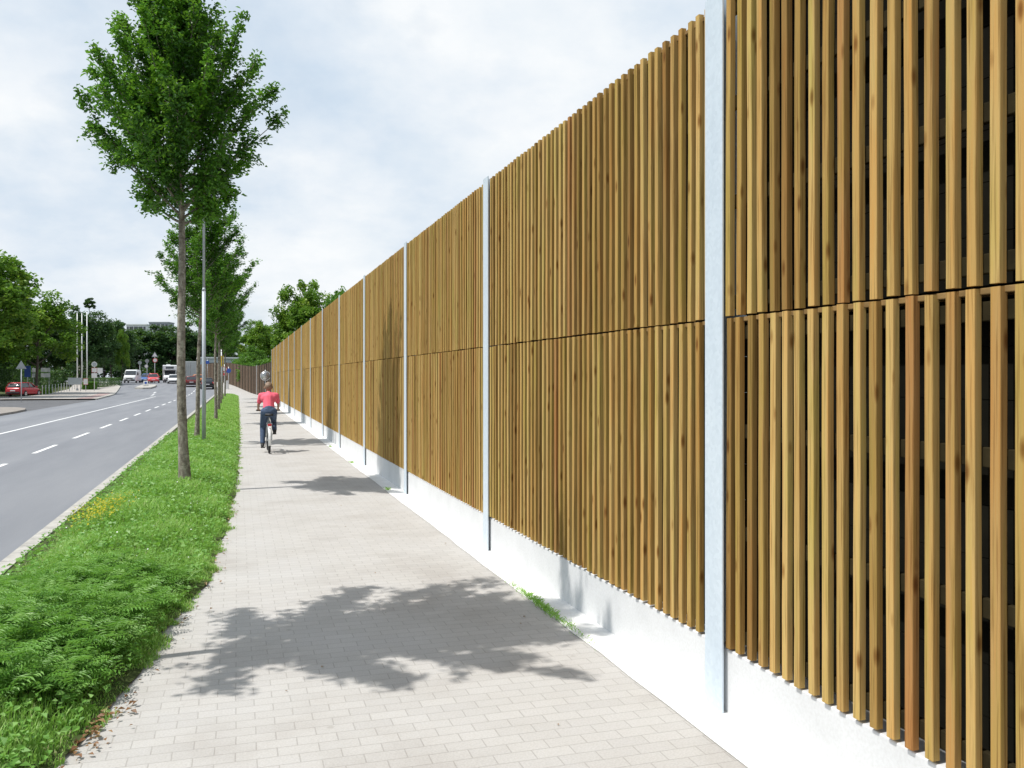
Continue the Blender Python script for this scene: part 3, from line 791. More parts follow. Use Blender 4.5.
# ------------------------------------------------------------------ street furniture
def zr(y): return float(rise(y))
lp = empty('lamp_post', (-.835, 24.4, .1), 0, 'tall pale grey lamp post standing just before the second street tree', 'lamp post')
bm = bmesh.new(); tube(bm, [(0, 0, -.2), (0, 0, 4.1)], [.052, .048], 14); tube(bm, [(0, 0, 4.08), (0, 0, 4.16)], [.053, .035], 14); from_bm('base_tube', bm, M['lampsteel'], lp, True)
bm = bmesh.new(); tube(bm, [(0, 0, 4.1), (0, 0, 7.3), (-.1, 0, 7.5), (-.7, 0, 7.6)], [.034, .030, .028, .026], 12); from_bm('mast', bm, M['lampsteel'], lp, True)
bm = bmesh.new(); loft(bm, [(-.35, .10, .06, -.06, .03, .03), (0, .15, .10, -.08, .07, .04), (.35, .10, .06, -.06, .04, .03)]); 
hd = from_bm('lamp_head', bm, M['greysteel'], lp, True); hd.location = (-.95, 0, 7.6); hd.rotation_euler = (0, 0, R(90))
bm = bmesh.new(); box(bm, (0, 0, -.085), (.2, .5, .02), bev=.005); from_bm('diffuser', bm, M['signwhite'], hd)
bm = bmesh.new(); box(bm, (.049, 0, 1.0), (.012, .05, .35), bev=.003); from_bm('access_door', bm, M['greysteel'], lp)

def pole_sign(name, label, cat, x, y, hgt, rad, signs, group=None, polemat='palesteel', base_z=None):
    o = empty(name, (x, y, zr(y) if base_z is None else base_z), 0, label, cat, group)
    bm = bmesh.new(); tube(bm, [(0, 0, -.25), (0, 0, hgt)], rad, 10); tube(bm, [(0, 0, hgt), (0, 0, hgt+.03)], [rad, rad*.4], 10)
    from_bm('post', bm, M[polemat], o, True)
    for (kind, dx, z, w, h, face, rim) in signs:
        bm = bmesh.new(); bm2 = bmesh.new()
        if kind == 'disc': disc(bm, (dx, -.05, z), w/2, .02); disc(bm2, (dx, -.063, z), w*.38, .008)
        elif kind == 'tri':
            def tri(b, k, y0, y1):
                lo = [b.verts.new((dx+k*w/2*a, y0, z+k*c)) for a, c in ((-1, -h*.4), (1, -h*.4), (0, h*.6))]
                hi = [b.verts.new((dx+k*w/2*a, y1, z+k*c)) for a, c in ((-1, -h*.4), (1, -h*.4), (0, h*.6))]
                b.faces.new(lo); b.faces.new(hi[::-1])
                for i in range(3): b.faces.new((lo[i], lo[(i+1) % 3], hi[(i+1) % 3], hi[i]))
                bmesh.ops.recalc_face_normals(b, faces=b.faces)
            tri(bm, 1, -.06, -.04); tri(bm2, .7, -.068, -.061)
        else:
            box(bm, (dx, -.05, z), (w, .022, h), bev=.006); box(bm2, (dx, -.0645, z), (w*.9, .006, h*.88), bev=.002)
        pl = from_bm('sign_plate', bm, M[rim], o); from_bm('sign_face', bm2, M[face], pl)
        bm = bmesh.new(); box(bm, (dx, -.02, z), (max(.06, abs(dx)*2), .03, .04)); from_bm('bracket', bm, M['greysteel'], pl)
    return o
pole_sign('slim_pole', 'thin pale pole in the verge just before the yellow sign pole', 'pole', -1.17, 64.6, 4.2, .045, [], 'thin poles in the verge', base_z=.05)
pole_sign('sign_pole', 'thin pale pole carrying a narrow yellow sign', 'sign', -1.17, 72.6, 4.3, .045, [('rect', 0, 3.1, .32, .85, 'signyellow', 'signyellow')], 'thin poles in the verge', base_z=.05)
pole_sign('traffic_sign', 'post with a small red sign over a paler plate past the verge end', 'sign', -1.42, 108.6, 3.3, .04, [('disc', 0, 2.75, .62, .6, 'signwhite', 'signred'), ('rect', 0, 2.15, .5, .35, 'signred', 'signwhite')], None)
pole_sign('direction_sign', 'post with a small blue sign at the end of the footway', 'sign', -1.02, 117.5, 2.9, .04, [('disc', 0, 2.4, .6, .6, 'signblue', 'signblue')], None)
# white bin shaped cabinet past the verge
cb = empty('utility_cabinet', (-1.33, 118.5, zr(118.5)), 0, 'small bright white cabinet at the end of the footway', 'cabinet')
bm = bmesh.new(); box(bm, (0, 0, .52), (.5, .35, 1.05), bev=.02); from_bm('body', bm, M['white'], cb)
bm = bmesh.new(); box(bm, (0, 0, 1.065), (.56, .41, .05), bev=.01); from_bm('lid', bm, M['white'], cb)
bm = bmesh.new(); box(bm, (0, -.179, .55), (.40, .006, .8), bev=.002); from_bm('door', bm, M['signwhite'], cb)
bm = bmesh.new(); box(bm, (0, 0, -.05), (.54, .38, .1)); from_bm('base', bm, M['kerb'], cb)
# round traffic mirror
mr = empty('traffic_mirror', (2.28, 76.2, 0), 0, 'round pale traffic mirror on a post where the barrier ends', 'traffic mirror')
bm = bmesh.new(); tube(bm, [(0, .06, -.1), (0, .06, 2.5)], .038, 10); from_bm('post', bm, M['palesteel'], mr, True)
bm = bmesh.new(); disc(bm, (0, 0, 2.0), .42, .05, n=32); from_bm('rim', bm, M['signwhite'], mr)
bm = bmesh.new(); tube(bm, [(0, -.027, 2.0), (0, -.05, 2.0), (0, -.06, 2.0)], [.37, .25, .03], 32); from_bm('mirror_face', bm, M['chrome'], mr, True)
# flagpoles
for (x, y, hh, lab) in [(-18.4, 116, 9.4, 'leftmost of the three white flagpoles across the road'), (-18.35, 119, 9.5, 'middle one of the three white flagpoles across the road'), (-18.0, 120.5, 9.7, 'rightmost of the three white flagpoles across the road')]:
    fp = empty('flagpole', (x, y, zr(y)), 0, lab, 'flagpole', 'white flagpoles across the road')
    bm = bmesh.new(); tube(bm, [(0, 0, -.1), (0, 0, hh)], [.085, .05], 12); from_bm('pole', bm, M['white'], fp, True)
    bm = bmesh.new(); bmesh.ops.create_uvsphere(bm, u_segments=12, v_segments=8, radius=.09); from_bm('finial', bm, M['chrome'], fp, True).location = (0, 0, hh+.06)
    bm = bmesh.new(); tube(bm, [(0, 0, -.02), (0, 0, .25)], [.16, .12], 12); from_bm('base_sleeve', bm, M['greysteel'], fp)
# pale board between flagpoles
bd = empty('banner_board', (-18.3, 113.8, zr(113.8)), 0, 'low pale blue grey board on two legs before the flagpoles', 'board')
bm = bmesh.new(); box(bm, (0, 0, 1.2), (1.5, .06, .8), bev=.01); from_bm('panel', bm, M['hallgrey'], bd)
for dx in (-.6, .6):
    bm = bmesh.new(); tube(bm, [(dx, .06, -.1), (dx, .06, 1.55)], .035, 8); from_bm('leg', bm, M['greysteel'], bd)
pole_sign('stacked_sign_post', 'pole with stacked pale signs and a round blue grey one on top, beside the hedge', 'sign', -16.3, 114.5, 3.5, .045,
          [('disc', 0, 3.2, .62, .6, 'hallgrey', 'signwhite'), ('rect', 0, 2.5, .60, .55, 'signwhite', 'signred'), ('rect', 0, 1.85, .60, .55, 'signwhite', 'signwhite'), ('rect', .62, 2.45, .6, .6, 'signwhite', 'white')])
pole_sign('low_warning_sign', 'low white board with pinkish red edge left of the stacked sign post', 'sign', -17.1, 113.6, 1.5, .035, [('rect', 0, 1.15, .5, .75, 'signwhite', 'signred')])
pole_sign('warning_triangle', 'tall pole with a grey triangular sign back in front of the parked red car', 'sign', -17.0, 80.8, 3.3, .04, [('tri', 0, 2.95, .8, .7, 'greysteel', 'greysteel')], base_z=-.1)
pole_sign('blue_sign', 'tall blue sign board beside the parked red car', 'sign', -22.0, 107.5, 3.2, .05, [('rect', 0, 2.45, .62, 1.25, 'signblue', 'signblue')])
db = empty('direction_boards', (-21.3, 110.8, zr(110)), 0, 'two rows of pale grey direction boards behind the slim tree trunk', 'sign')
for (dx) in (-.8, .8):
    bm = bmesh.new(); tube(bm, [(dx, .05, -.1), (dx, .05, 2.9)], .04, 8); from_bm('post', bm, M['greysteel'], db)
for (dx, z, w) in ((-.65, 2.55, .55), (-.65, 1.95, .55), (.45, 2.6, .95), (.45, 1.98, .95)):
    bm = bmesh.new(); box(bm, (dx, 0, z), (w, .03, .45), bev=.008); from_bm('board', bm, M['signwhite'], db)
# railing of thin posts
for i in range(12):
    t = i/11; y = 102.4+16.3*t; x = -19.57+.46*t
    bo = empty('bollard', (x, y, zr(y)), 0, 'thin silver post in the row along the far pavement', 'bollard', 'thin silver posts along the far pavement')
    bm = bmesh.new(); tube(bm, [(0, 0, -.1), (0, 0, .96)], .038, 10); from_bm('post', bm, M['palesteel'], bo)
    bm = bmesh.new(); tube(bm, [(0, 0, .96), (0, 0, 1.0), (0, 0, 1.015)], [.044, .040, .012], 10); from_bm('cap', bm, M['signwhite'], bo)
# signs at the junction
for a in [('traffic_sign', 'small round grey sign back above the white van', 'sign', -15.0, 152.5, 3.4, .04, [('disc', 0, 3.1, .6, .6, 'greysteel', 'greysteel')], None),
          ('traffic_sign', 'pole with stacked grey signs left of the taller red and white one', 'sign', -13.6, 149.0, 3.6, .045, [('disc', 0, 3.35, .62, .6, 'greysteel', 'greysteel'), ('disc', -.1, 2.5, .6, .6, 'signwhite', 'greysteel')], None),
          ('traffic_sign', 'tallest junction sign with a red and white triangle over a red ringed disc', 'sign', -12.4, 148.2, 4.6, .05, [('tri', 0, 4.3, .95, .85, 'signwhite', 'greysteel'), ('disc', .05, 3.45, .72, .6, 'signwhite', 'signred')], None),
          ('traffic_sign', 'blue rectangular sign behind the lamp post at the end of the road', 'sign', -4.6, 150.0, 3.6, .045, [('rect', 0, 3.2, .6, .5, 'signblue', 'signblue')], None)]:
    pole_sign(*a)
# traffic island with beacon stones
ti = [(-12.6, 122), (-11.6, 121.4), (-10.7, 122), (-10.5, 126), (-10.7, 131), (-11.6, 131.8), (-12.6, 131)]
slab('traffic_island', ti, -.2, .10, M['kerb'], 'pale kerbed traffic island in the road', 'traffic island')
ib = empty('island_beacon', (-11.7, 126.5, zr(126.5)+.1), 0, 'small white box shaped beacon on the traffic island', 'beacon')
bm = bmesh.new(); box(bm, (0, 0, .36), (.55, .35, .62), bev=.05); from_bm('body', bm, M['white'], ib)
bm = bmesh.new(); box(bm, (0, 0, .02), (.7, .5, .08), bev=.02); from_bm('foot', bm, M['kerb'], ib)
bm = bmesh.new(); disc(bm, (0, -.185, .42), .16, .012); from_bm('sign_face', bm, M['signblue'], ib)

# ------------------------------------------------------------------ vehicles
def wheels(root, xs, ys, r, w=.2):
    for y in ys:
        for sx in (-1, 1):
            bm = bmesh.new(); c = Vector((sx*xs, y, r))
            d = Vector((1, 0, 0))
            tube(bm, [c-d*w/2, c-d*w*.42, c+d*w*.42, c+d*w/2], [r*.88, r, r, r*.88], 20)
            wh = from_bm('wheel', bm, M['rubber'], root, False)
            bm = bmesh.new(); disc(bm, c+d*sx*w*.5, r*.62, .02, 'X', 18)
            for k in range(5):
                a = 2*math.pi*k/5
                box(bm, c+d*sx*(w*.5+.012)+Vector((0, math.cos(a)*r*.3, math.sin(a)*r*.3)), (.01, .06, r*.55), Matrix.Rotation(-a+math.pi/2, 3, 'X'))
            from_bm('rim', bm, M['chrome'], wh)
def lights(root, hw, yf, yr, zf, zr_, van=False):
    for sx in (-1, 1):
        bm = bmesh.new(); box(bm, (sx*(hw-.2), yf, zf), (.3, .10, .16), bev=.03); from_bm('headlight', bm, M['whitelamp'], root)
        bm = bmesh.new(); box(bm, (sx*(hw-.11), yr, zr_), (.16, .10, .30), bev=.03); from_bm('tail_light', bm, M['redlamp'], root)
def car(name, label, x, y, rz, paint, scale=1.0, wagon=False, cat='car', group=None):
    o = empty(name, (x, y, zr(y)-.10 if y < 170 else zr(y)), rz, label, cat, group); o.scale = (scale,)*3
    p = M[paint]
    bm = bmesh.new()
    loft(bm, [(-2.12, .70, .68, .42, .78, .10), (-2.03, .80, .76, .27, .93, .12), (-1.3, .86, .80, .21, .96, .14), (0, .87, .81, .20, .94, .14), (.95, .86, .80, .21, .92, .14),
              (1.5, .84, .76, .22, .84, .14), (1.95, .78, .68, .26, .70, .12), (2.10, .66, .58, .34, .58, .08)])
    from_bm('body', bm, p, o, True)
    yb = -2.0 if wagon else -1.85; yt = -1.72 if wagon else -1.35
    bm = bmesh.new()
    loft(bm, [(yb, .74, .70, .88, .94, .02), (yt, .74, .56, .88, 1.38, .08), (-.2, .76, .58, .88, 1.43, .08), (.25, .75, .57, .88, 1.39, .08), (1.12, .72, .68, .86, .92, .02)])
    from_bm('windows', bm, M['glass'], o, True)
    bm = bmesh.new()
    loft(bm, [(yt-.02, .57, .53, 1.35, 1.40, .02), (-.9, .60, .54, 1.38, 1.455, .03), (-.2, .60, .54, 1.385, 1.46, .03), (.28, .58, .54, 1.36, 1.415, .02)])
    from_bm('roof', bm, p, o, True)
    bm = bmesh.new()
    for sx in (-1, 1):
        tube(bm, [(sx*.72, yb+.03, .93), (sx*.565, yt, 1.37)], .045, 6)
        tube(bm, [(sx*.755, -.35, .93), (sx*.585, -.30, 1.41)], .035, 6)
        tube(bm, [(sx*.71, 1.08, .92), (sx*.575, .27, 1.38)], .035, 6)
    from_bm('pillars', bm, p, o)
    wheels(o, .76, (-1.28, 1.30), .31)
    lights(o, .78, 1.98, -2.06, .62, .78)
    for (yy, nm) in ((2.12, 'front'), (-2.14, 'rear')):
        bm = bmesh.new(); box(bm, (0, yy*.985, .40), (1.35, .10, .18), bev=.04); from_bm('bumper', bm, M['black'] if name != 'hatchback' else p, o)
        bm = bmesh.new(); box(bm, (0, yy*1.012, .50 if yy > 0 else .62), (.5, .02, .11)); from_bm('licence_plate', bm, M['signwhite'], o)
    for sx in (-1, 1):
        bm = bmesh.new(); box(bm, (sx*.90, .75, .98), (.16, .10, .12), bev=.03); from_bm('wing_mirror', bm, p, o)
    return o
def van(name, label, x, y, rz, paint, W=1.9, H=2.0, Ln=4.8, cat='van', camper=False):
    o = empty(name, (x, y, zr(y)-.1), rz, label, cat); p = M[paint]; hw = W/2; f = Ln/2
    bm = bmesh.new()
    loft(bm, [(-f, hw*.92, hw*.86, .4, H*.9, .1), (-f+.12, hw*.98, hw*.90, .28, H*.97, .14), (f-2.0, hw, hw*.90, .26, H, .16), (f-1.45, hw, hw*.86, .26, H*.97, .16),
              (f-.75, hw*.98, hw*.88, .26, 1.22, .14), (f-.12, hw*.95, hw*.85, .28, 1.02, .14), (f, hw*.85, hw*.75, .38, .85, .1)])
    from_bm('body', bm, p, o, True)
    bm = bmesh.new()
    z0, z1 = 1.20, H*.90
    a = [bm.verts.new(v) for v in ((-hw*.80, f-.70, z0+.05), (hw*.80, f-.70, z0+.05), (hw*.76, f-1.36, z1), (-hw*.76, f-1.36, z1))]
    bm.faces.new(a); r_ = bmesh.ops.extrude_face_region(bm, geom=bm.faces[:]); bmesh.ops.translate(bm, vec=(0, .05, .03), verts=[v for v in r_['geom'] if isinstance(v, bmesh.types.BMVert)])
    from_bm('windscreen', bm, M['glass'], o)
    for sx in (-1, 1):
        bm = bmesh.new(); box(bm, (sx*hw*.945, f-1.75, 1.42), (.03, .85, .45), Matrix.Rotation(sx*-.08, 3, 'Y'), bev=.01); from_bm('side_window', bm, M['glass'], o)
        bm = bmesh.new(); box(bm, (sx*(hw+.1), f-.95, 1.3), (.16, .1, .24), bev=.03); from_bm('wing_mirror', bm, M['black'], o)
    bm = bmesh.new(); box(bm, (0, -f-.005, H*.68), (W*.7, .03, .5), bev=.01); from_bm('rear_window', bm, M['glass'], o)
    bm = bmesh.new(); box(bm, (0, f-.01, .66), (W*.5, .05, .16), bev=.02); from_bm('grille', bm, M['black'], o)
    bm = bmesh.new(); box(bm, (0, f-.02, .42), (W*.8, .12, .2), bev=.04); from_bm('bumper', bm, M['black'], o)
    bm = bmesh.new(); box(bm, (0, f+.045, .46), (.5, .02, .11)); from_bm('licence_plate', bm, M['signwhite'], o)
    lights(o, hw*.92, f-.06, -f, .76, 1.0)
    wheels(o, hw-.14, (-f+1.0, f-.95), .33)
    if camper:
        bm = bmesh.new(); loft(bm, [(-f-.1, W*.54, W*.53, .45, 2.75, .1), (f-1.5, W*.54, W*.53, .45, 2.8, .1), (f-1.3, W*.54, W*.53, 1.9, 2.8, .1), (f-.6, W*.52, W*.5, 2.05, 2.7, .12)])
        from_bm('living_box', bm, p, o)
        bm = bmesh.new(); box(bm, (0, f-.62, 2.38), (1.2, .12, .32), bev=.03); from_bm('front_window', bm, M['glass'], o)
        bm = bmesh.new(); box(bm, (.4, -.6, 2.86), (.6, .6, .16), bev=.03); from_bm('roof_vent', bm, M['signwhite'], o)
    return o
car('parked_car', 'red parked estate car seen from behind under the leafy trees', -21.0, 101, R(-16), 'redpaint', 1.0, True)
van('delivery_van', 'white van facing us in the left lane before the junction', -15.6, 147.5, R(176), 'whitepaint', 1.95, 2.05)
car('hatchback', 'bright red car facing us beside the traffic island', -12.4, 146, R(184), 'redpaintlight', 1.02)
car('oncoming_car', 'small pale blue car mostly hidden between the white van and bright red car', -14.1, 154, R(180), 'bluepaint', 1.0)
van('camper_van', 'tall white camper van facing us, partly hidden by the nearest tree trunk', -10.2, 150.5, R(180), 'whitepaint', 2.05, 2.1, 5.6, 'camper van', True)
car('saloon_car', 'small white car in front of the white camper van', -9.2, 141.5, R(182), 'whitepaint', .95)
car('queueing_car', 'dark red car seen from behind, ahead of the grey box truck', -6.1, 129, R(4), 'darkredpaint')
car('queueing_car', 'orange car just left of the lamp post', -5.6, 137, R(6), 'orangepaint', 1.0)
car('black_car', 'black car seen from behind just right of the lamp post', -3.75, 121.5, R(3), 'blackpaint')
tr = empty('box_truck', (-7.6, 151, zr(151)-.1), R(4), 'grey box truck seen from behind over the dark red car', 'truck')
bm = bmesh.new(); box(bm, (0, -1.2, 2.15), (2.35, 5.2, 2.5), bev=.04); from_bm('cargo_box', bm, M['greybox'], tr)
bm = bmesh.new(); loft(bm, [(1.55, 1.05, 1.0, .5, 2.5, .12), (2.6, 1.05, .98, .5, 2.55, .15), (3.3, 1.03, .95, .5, 1.6, .12), (3.42, .98, .9, .55, 1.4, .1)]); from_bm('cab', bm, M['whitepaint'], tr, True)
bm = bmesh.new(); box(bm, (0, -.4, .68), (1.0, 6.6, .22)); from_bm('chassis', bm, M['black'], tr)
for dx in (-.58, .58):
    bm = bmesh.new(); box(bm, (dx, -3.815, 2.15), (1.1, .03, 2.3), bev=.008); dr = from_bm('rear_door', bm, M['greybox'], tr)
    bm = bmesh.new(); tube(bm, [(dx*.5, -3.85, 1.2), (dx*.5, -3.85, 3.1)], .02, 6); from_bm('handle', bm, M['chrome'], dr)
    bm = bmesh.new(); box(bm, (dx*1.6, -3.75, .78), (.3, .06, .14), bev=.01); from_bm('tail_light', bm, M['redlamp'], tr)
wheels(tr, .95, (-2.4, 2.3), .42, .28)

# ------------------------------------------------------------------ far buildings
def office(name, label, x, y, w, d, h, mat, floors, rz=0, cat='office building'):
    o = empty(name, (x, y, 1), rz, label, cat)
    bm = bmesh.new(); box(bm, (0, 0, h/2), (w, d, h)); from_bm('wall', bm, M[mat], o)
    fh = h/floors
    for i in range(floors):
        bm = bmesh.new(); box(bm, (0, -d/2-.02, fh*(i+.55)), (w*.94, .12, fh*.45)); wb = from_bm('window_band', bm, M['glass'], o)
        bm = bmesh.new()
        for k in range(int(w/2.2)): box(bm, (-w*.47+2.2*(k+.5), -d/2-.09, fh*(i+.55)), (.18, .05, fh*.45))
        from_bm('mullions', bm, M['officewhite'], wb)
    bm = bmesh.new(); box(bm, (0, 0, h+.2), (w+.5, d+.5, .4)); from_bm('roof', bm, M['officewhite'] if mat != 'officegrey' else M['officegrey'], o)
    return o
office('office_block', 'white flat roofed office block showing over the far dark trees', -44.6, 455, 9.5, 9, 25.8, 'officewhite', 7, -.3)
office('tower_block', 'taller grey office block right of the white office block', -36.4, 474, 9.5, 8, 28.2, 'officegrey', 8, -.3)
hs = empty('house', (-46.8, 288, 1), -.2, 'far house with a brownish roof left of the flagpoles', 'house')
bm = bmesh.new(); box(bm, (0, 0, 7.5), (7, 9, 15)); from_bm('wall', bm, M['render'], hs)
bm = bmesh.new()
P = [bm.verts.new(v) for v in ((-3.8, -4.8, 15), (3.8, -4.8, 15), (3.8, 4.8, 15), (-3.8, 4.8, 15), (-3.8, 0, 18), (3.8, 0, 18))]
for f in ((0, 1, 5, 4), (2, 3, 4, 5), (0, 4, 3), (1, 2, 5), (0, 3, 2, 1)): bm.faces.new([P[i] for i in f])
from_bm('roof', bm, M['rooftile'], hs)
for i in range(3):
    for k in range(3):
        bm = bmesh.new(); box(bm, (-2.2+2.2*k, -4.52, 3+4.6*i), (1.1, .1, 1.5)); from_bm('window', bm, M['glass'], hs)
h2 = empty('cottage', (6.6, 128, zr(128)), .2, 'house with a pinkish tiled roof behind the fence at the barrier end', 'house')
bm = bmesh.new(); box(bm, (0, 0, 1.5), (4.5, 6, 3.0)); from_bm('wall', bm, M['render'], h2)
bm = bmesh.new(); P = [bm.verts.new(v) for v in ((-2.6, -3.3, 2.95), (2.6, -3.3, 2.95), (2.6, 3.3, 2.95), (-2.6, 3.3, 2.95), (0, -3.3, 4.7), (0, 3.3, 4.7))]
for f in ((0, 4, 5, 3), (1, 2, 5, 4), (0, 1, 4), (2, 3, 5), (0, 3, 2, 1)): bm.faces.new([P[i] for i in f])
from_bm('roof', bm, M['rooftile'], h2)
bm = bmesh.new(); box(bm, (0, -3.02, 1.6), (1.1, .08, 1.2)); from_bm('window', bm, M['glass'], h2)
hl = empty('industrial_hall', (0, 200, 1.0), .05, 'low pale grey flat roofed hall at the end of the street', 'hall')
bm = bmesh.new(); box(bm, (0, 0, 2.4), (16, 12, 4.8)); from_bm('wall', bm, M['hallgrey'], hl)
bm = bmesh.new(); box(bm, (0, 0, 4.95), (16.6, 12.6, .3)); from_bm('roof', bm, M['officewhite'], hl)
for k in range(4):
    bm = bmesh.new(); box(bm, (-6+4*k, -6.03, 3.3), (2.6, .1, 1.2)); from_bm('window', bm, M['glass'], hl)

# ------------------------------------------------------------------ cyclist and bicycle
BX, BY = .763, 22.9
bk = empty('bicycle', (BX, BY, 0), 0, 'city bicycle with pale rear mudguard ridden along the path', 'bicycle')
def torus(bm, c, r, rr, n=36, m_=8):
    c = Vector(c); rings = []
    for i in range(n):
        a = 2*math.pi*i/n; d = Vector((0, math.cos(a), math.sin(a)))
        rings.append([bm.verts.new(c+d*(r+rr*math.cos(2*math.pi*k/m_))+Vector((rr*math.sin(2*math.pi*k/m_), 0, 0))) for k in range(m_)])
    for i in range(n):
        a, b = rings[i], rings[(i+1) % n]
        for k in range(m_): bm.faces.new((a[k], a[(k+1) % m_], b[(k+1) % m_], b[k]))
    bmesh.ops.recalc_face_normals(bm, faces=bm.faces)
for y in (-.50, .56):
    bm = bmesh.new(); torus(bm, (0, y, .345), .315, .028); wl = from_bm('wheel', bm, M['rubber'], bk, True)
    bm = bmesh.new(); torus(bm, (0, y, .345), .285, .012); disc(bm, (0, y, .345), .03, .09, 'X', 12)
    for k in range(20):
        a = 2*math.pi*k/20; tube(bm, [(.03*(-1)**k, y, .345), (0, y+.285*math.cos(a), .345+.285*math.sin(a))], .0018, 4)
    from_bm('rim', bm, M['chrome'], wl)
    bm = bmesh.new(); V_ = []
    a0, a1 = (R(20), R(200)) if y < 0 else (R(10), R(150))
    prev = None
    for k in range(15):
        a = a0+(a1-a0)*k/14; c0 = Vector((0, y+.365*math.cos(a), .345+.365*math.sin(a))); c1 = c0+Vector((0, math.cos(a), math.sin(a)))*.006
        cur = [bm.verts.new(c0+Vector((-.032, 0, -.006))), bm.verts.new(c1), bm.verts.new(c0+Vector((.032, 0, -.006)))]
        if prev: bm.faces.new((prev[0], prev[1], cur[1], cur[0])); bm.faces.new((prev[1], prev[2], cur[2], cur[1]))
        prev = cur
    from_bm('mudguard', bm, M['signwhite'] if y < 0 else M['greysteel'], bk)
bm = bmesh.new()
BBp = (0, -.06, .29)
tube(bm, [BBp, (0, -.27, .93)], .018, 8); tube(bm, [BBp, (0, .36, .80)], .020, 8); tube(bm, [(0, -.24, .82), (0, .34, .88)], .018, 8)
tube(bm, [(0, .335, .94), (0, .38, .72)], .022, 8)
for sx in (-1, 1):
    tube(bm, [(sx*.02, .38, .73), (sx*.055, .42, .62), (sx*.055, .56, .345)], .012, 7)
    tube(bm, [(sx*.03, -.08, .30), (sx*.06, -.50, .345)], .011, 7); tube(bm, [(sx*.02, -.22, .80), (sx*.06, -.50, .345)], .010, 7)
from_bm('frame', bm, M['greysteel'], bk, True)
bm = bmesh.new(); loft(bm, [(-.40, .10, .10, .93, .985, .02), (-.30, .105, .095, .92, .99, .02), (-.20, .05, .045, .93, .99, .02), (-.10, .022, .02, .94, .98, .01)]); from_bm('saddle', bm, M['black'], bk, True)
bm = bmesh.new(); tube(bm, [(0, .335, .92), (0, .33, 1.03)], .014, 8); tube(bm, [(-.28, .25, 1.05), (-.16, .31, 1.05), (0, .34, 1.03), (.16, .31, 1.05), (.28, .25, 1.05)], .012, 8)
hb = from_bm('handlebar', bm, M['chrome'], bk, True)
for sx in (-1, 1):
    bm = bmesh.new(); tube(bm, [(sx*.19, .295, 1.05), (sx*.295, .242, 1.05)], .017, 10); from_bm('grip', bm, M['black'], hb)
bm = bmesh.new()
for (ya, yb, zz) in ((-.30, -.72, .745),):
    for sx in (-1, 0, 1): tube(bm, [(sx*.06, ya, zz), (sx*.06, yb, zz)], .006, 6)
    for sx in (-1, 1): tube(bm, [(sx*.06, -.62, zz), (sx*.06, -.50, .36)], .006, 6)
    tube(bm, [(-.06, yb, zz), (.06, yb, zz)], .006, 6)
from_bm('rear_rack', bm, M['greysteel'], bk)
bm = bmesh.new(); box(bm, (0, -.735, .72), (.09, .03, .06), bev=.01); from_bm('rear_light', bm, M['redlamp'], bk)
bm = bmesh.new(); box(bm, (0, .43, .86), (.07, .08, .07), bev=.02); from_bm('front_lamp', bm, M['whitelamp'], bk)
bm = bmesh.new(); disc(bm, (.055, -.06, .29), .09, .006, 'X', 24)
tube(bm, [(-.08, -.06, .29), (-.085, -.045, .12)], .012, 6); tube(bm, [(.08, -.06, .29), (.085, -.075, .46)], .012, 6); from_bm('crankset', bm, M['chrome'], bk)
for (x, y, z) in ((-.14, -.045, .12), (.14, -.075, .46)):
    bm = bmesh.new(); box(bm, (x, y, z), (.10, .08, .022), bev=.005); from_bm('pedal', bm, M['black'], bk)

def capsules(bm, caps):
    for (a, ra, b, rb) in caps:
        t = bmesh.new()
        for c, r_ in ((a, ra), (b, rb)):
            bmesh.ops.create_icosphere(t, subdivisions=2, radius=r_, matrix=Matrix.Translation(Vector(c)))
        bmesh.ops.convex_hull(t, input=t.verts)
        loose = [v for v in t.verts if not v.link_faces]; bmesh.ops.delete(t, geom=loose, context='VERTS')
        me = bpy.data.meshes.new('tmp'); t.to_mesh(me); t.free(); bm.from_mesh(me); bpy.data.meshes.remove(me)
def blob(name, caps, mat, parent, voxel=.011, smooth=4):
    bm = bmesh.new(); capsules(bm, caps)
    o = from_bm(name, bm, mat, parent)
    md = o.modifiers.new('remesh', 'REMESH'); md.mode = 'VOXEL'; md.voxel_size = voxel; md.use_smooth_shade = True
    sm = o.modifiers.new('smooth', 'SMOOTH'); sm.factor = .5; sm.iterations = smooth
    return o
pr = empty('person', (BX, BY, 0), 0, 'cyclist seen from behind in coral red t-shirt and blue jeans riding away', 'person')
hipL, hipR = (-.095, -.265, 1.03), (.095, -.265, 1.03)
kneeL, kneeR = (-.135, .09, .635), (.13, .19, .80)
ankL, ankR = (-.15, -.10, .22), (.145, -.10, .55)
shL, shR = (-.185, -.055, 1.435), (.185, -.055, 1.435)
elL, elR = (-.245, .02, 1.20), (.245, .02, 1.20)
wrL, wrR = (-.245, .20, 1.085), (.245, .20, 1.085)
chest, neck = (0, -.10, 1.36), (0, -.005, 1.53)
head = (0, .055, 1.645)
caps = [((0, -.255, 1.06), .135, (0, -.16, 1.25), .125), ((0, -.16, 1.25), .125, chest, .14), ((-.08, -.09, 1.36), .11, (.08, -.09, 1.36), .11),
        ((-.13, -.06, 1.43), .07, (.13, -.06, 1.43), .07), ((0, -.05, 1.44), .065, neck, .052), (neck, .052, (0, .04, 1.60), .055),
        ((0, .035, 1.665), .094, (0, .075, 1.635), .080), ((0, .09, 1.60), .058, (0, .11, 1.565), .045),
        ((0, .155, 1.625), .012, (0, .172, 1.610), .014),      # nose
        ((-.02, .148, 1.578), .008, (.02, .148, 1.578), .008)]  # lips
for sx in (-1, 1):
    caps += [((sx*.096, .045, 1.645), .016, (sx*.100, .035, 1.615), .013), ((sx*.032, .142, 1.648), .012, (sx*.034, .142, 1.648), .012)]
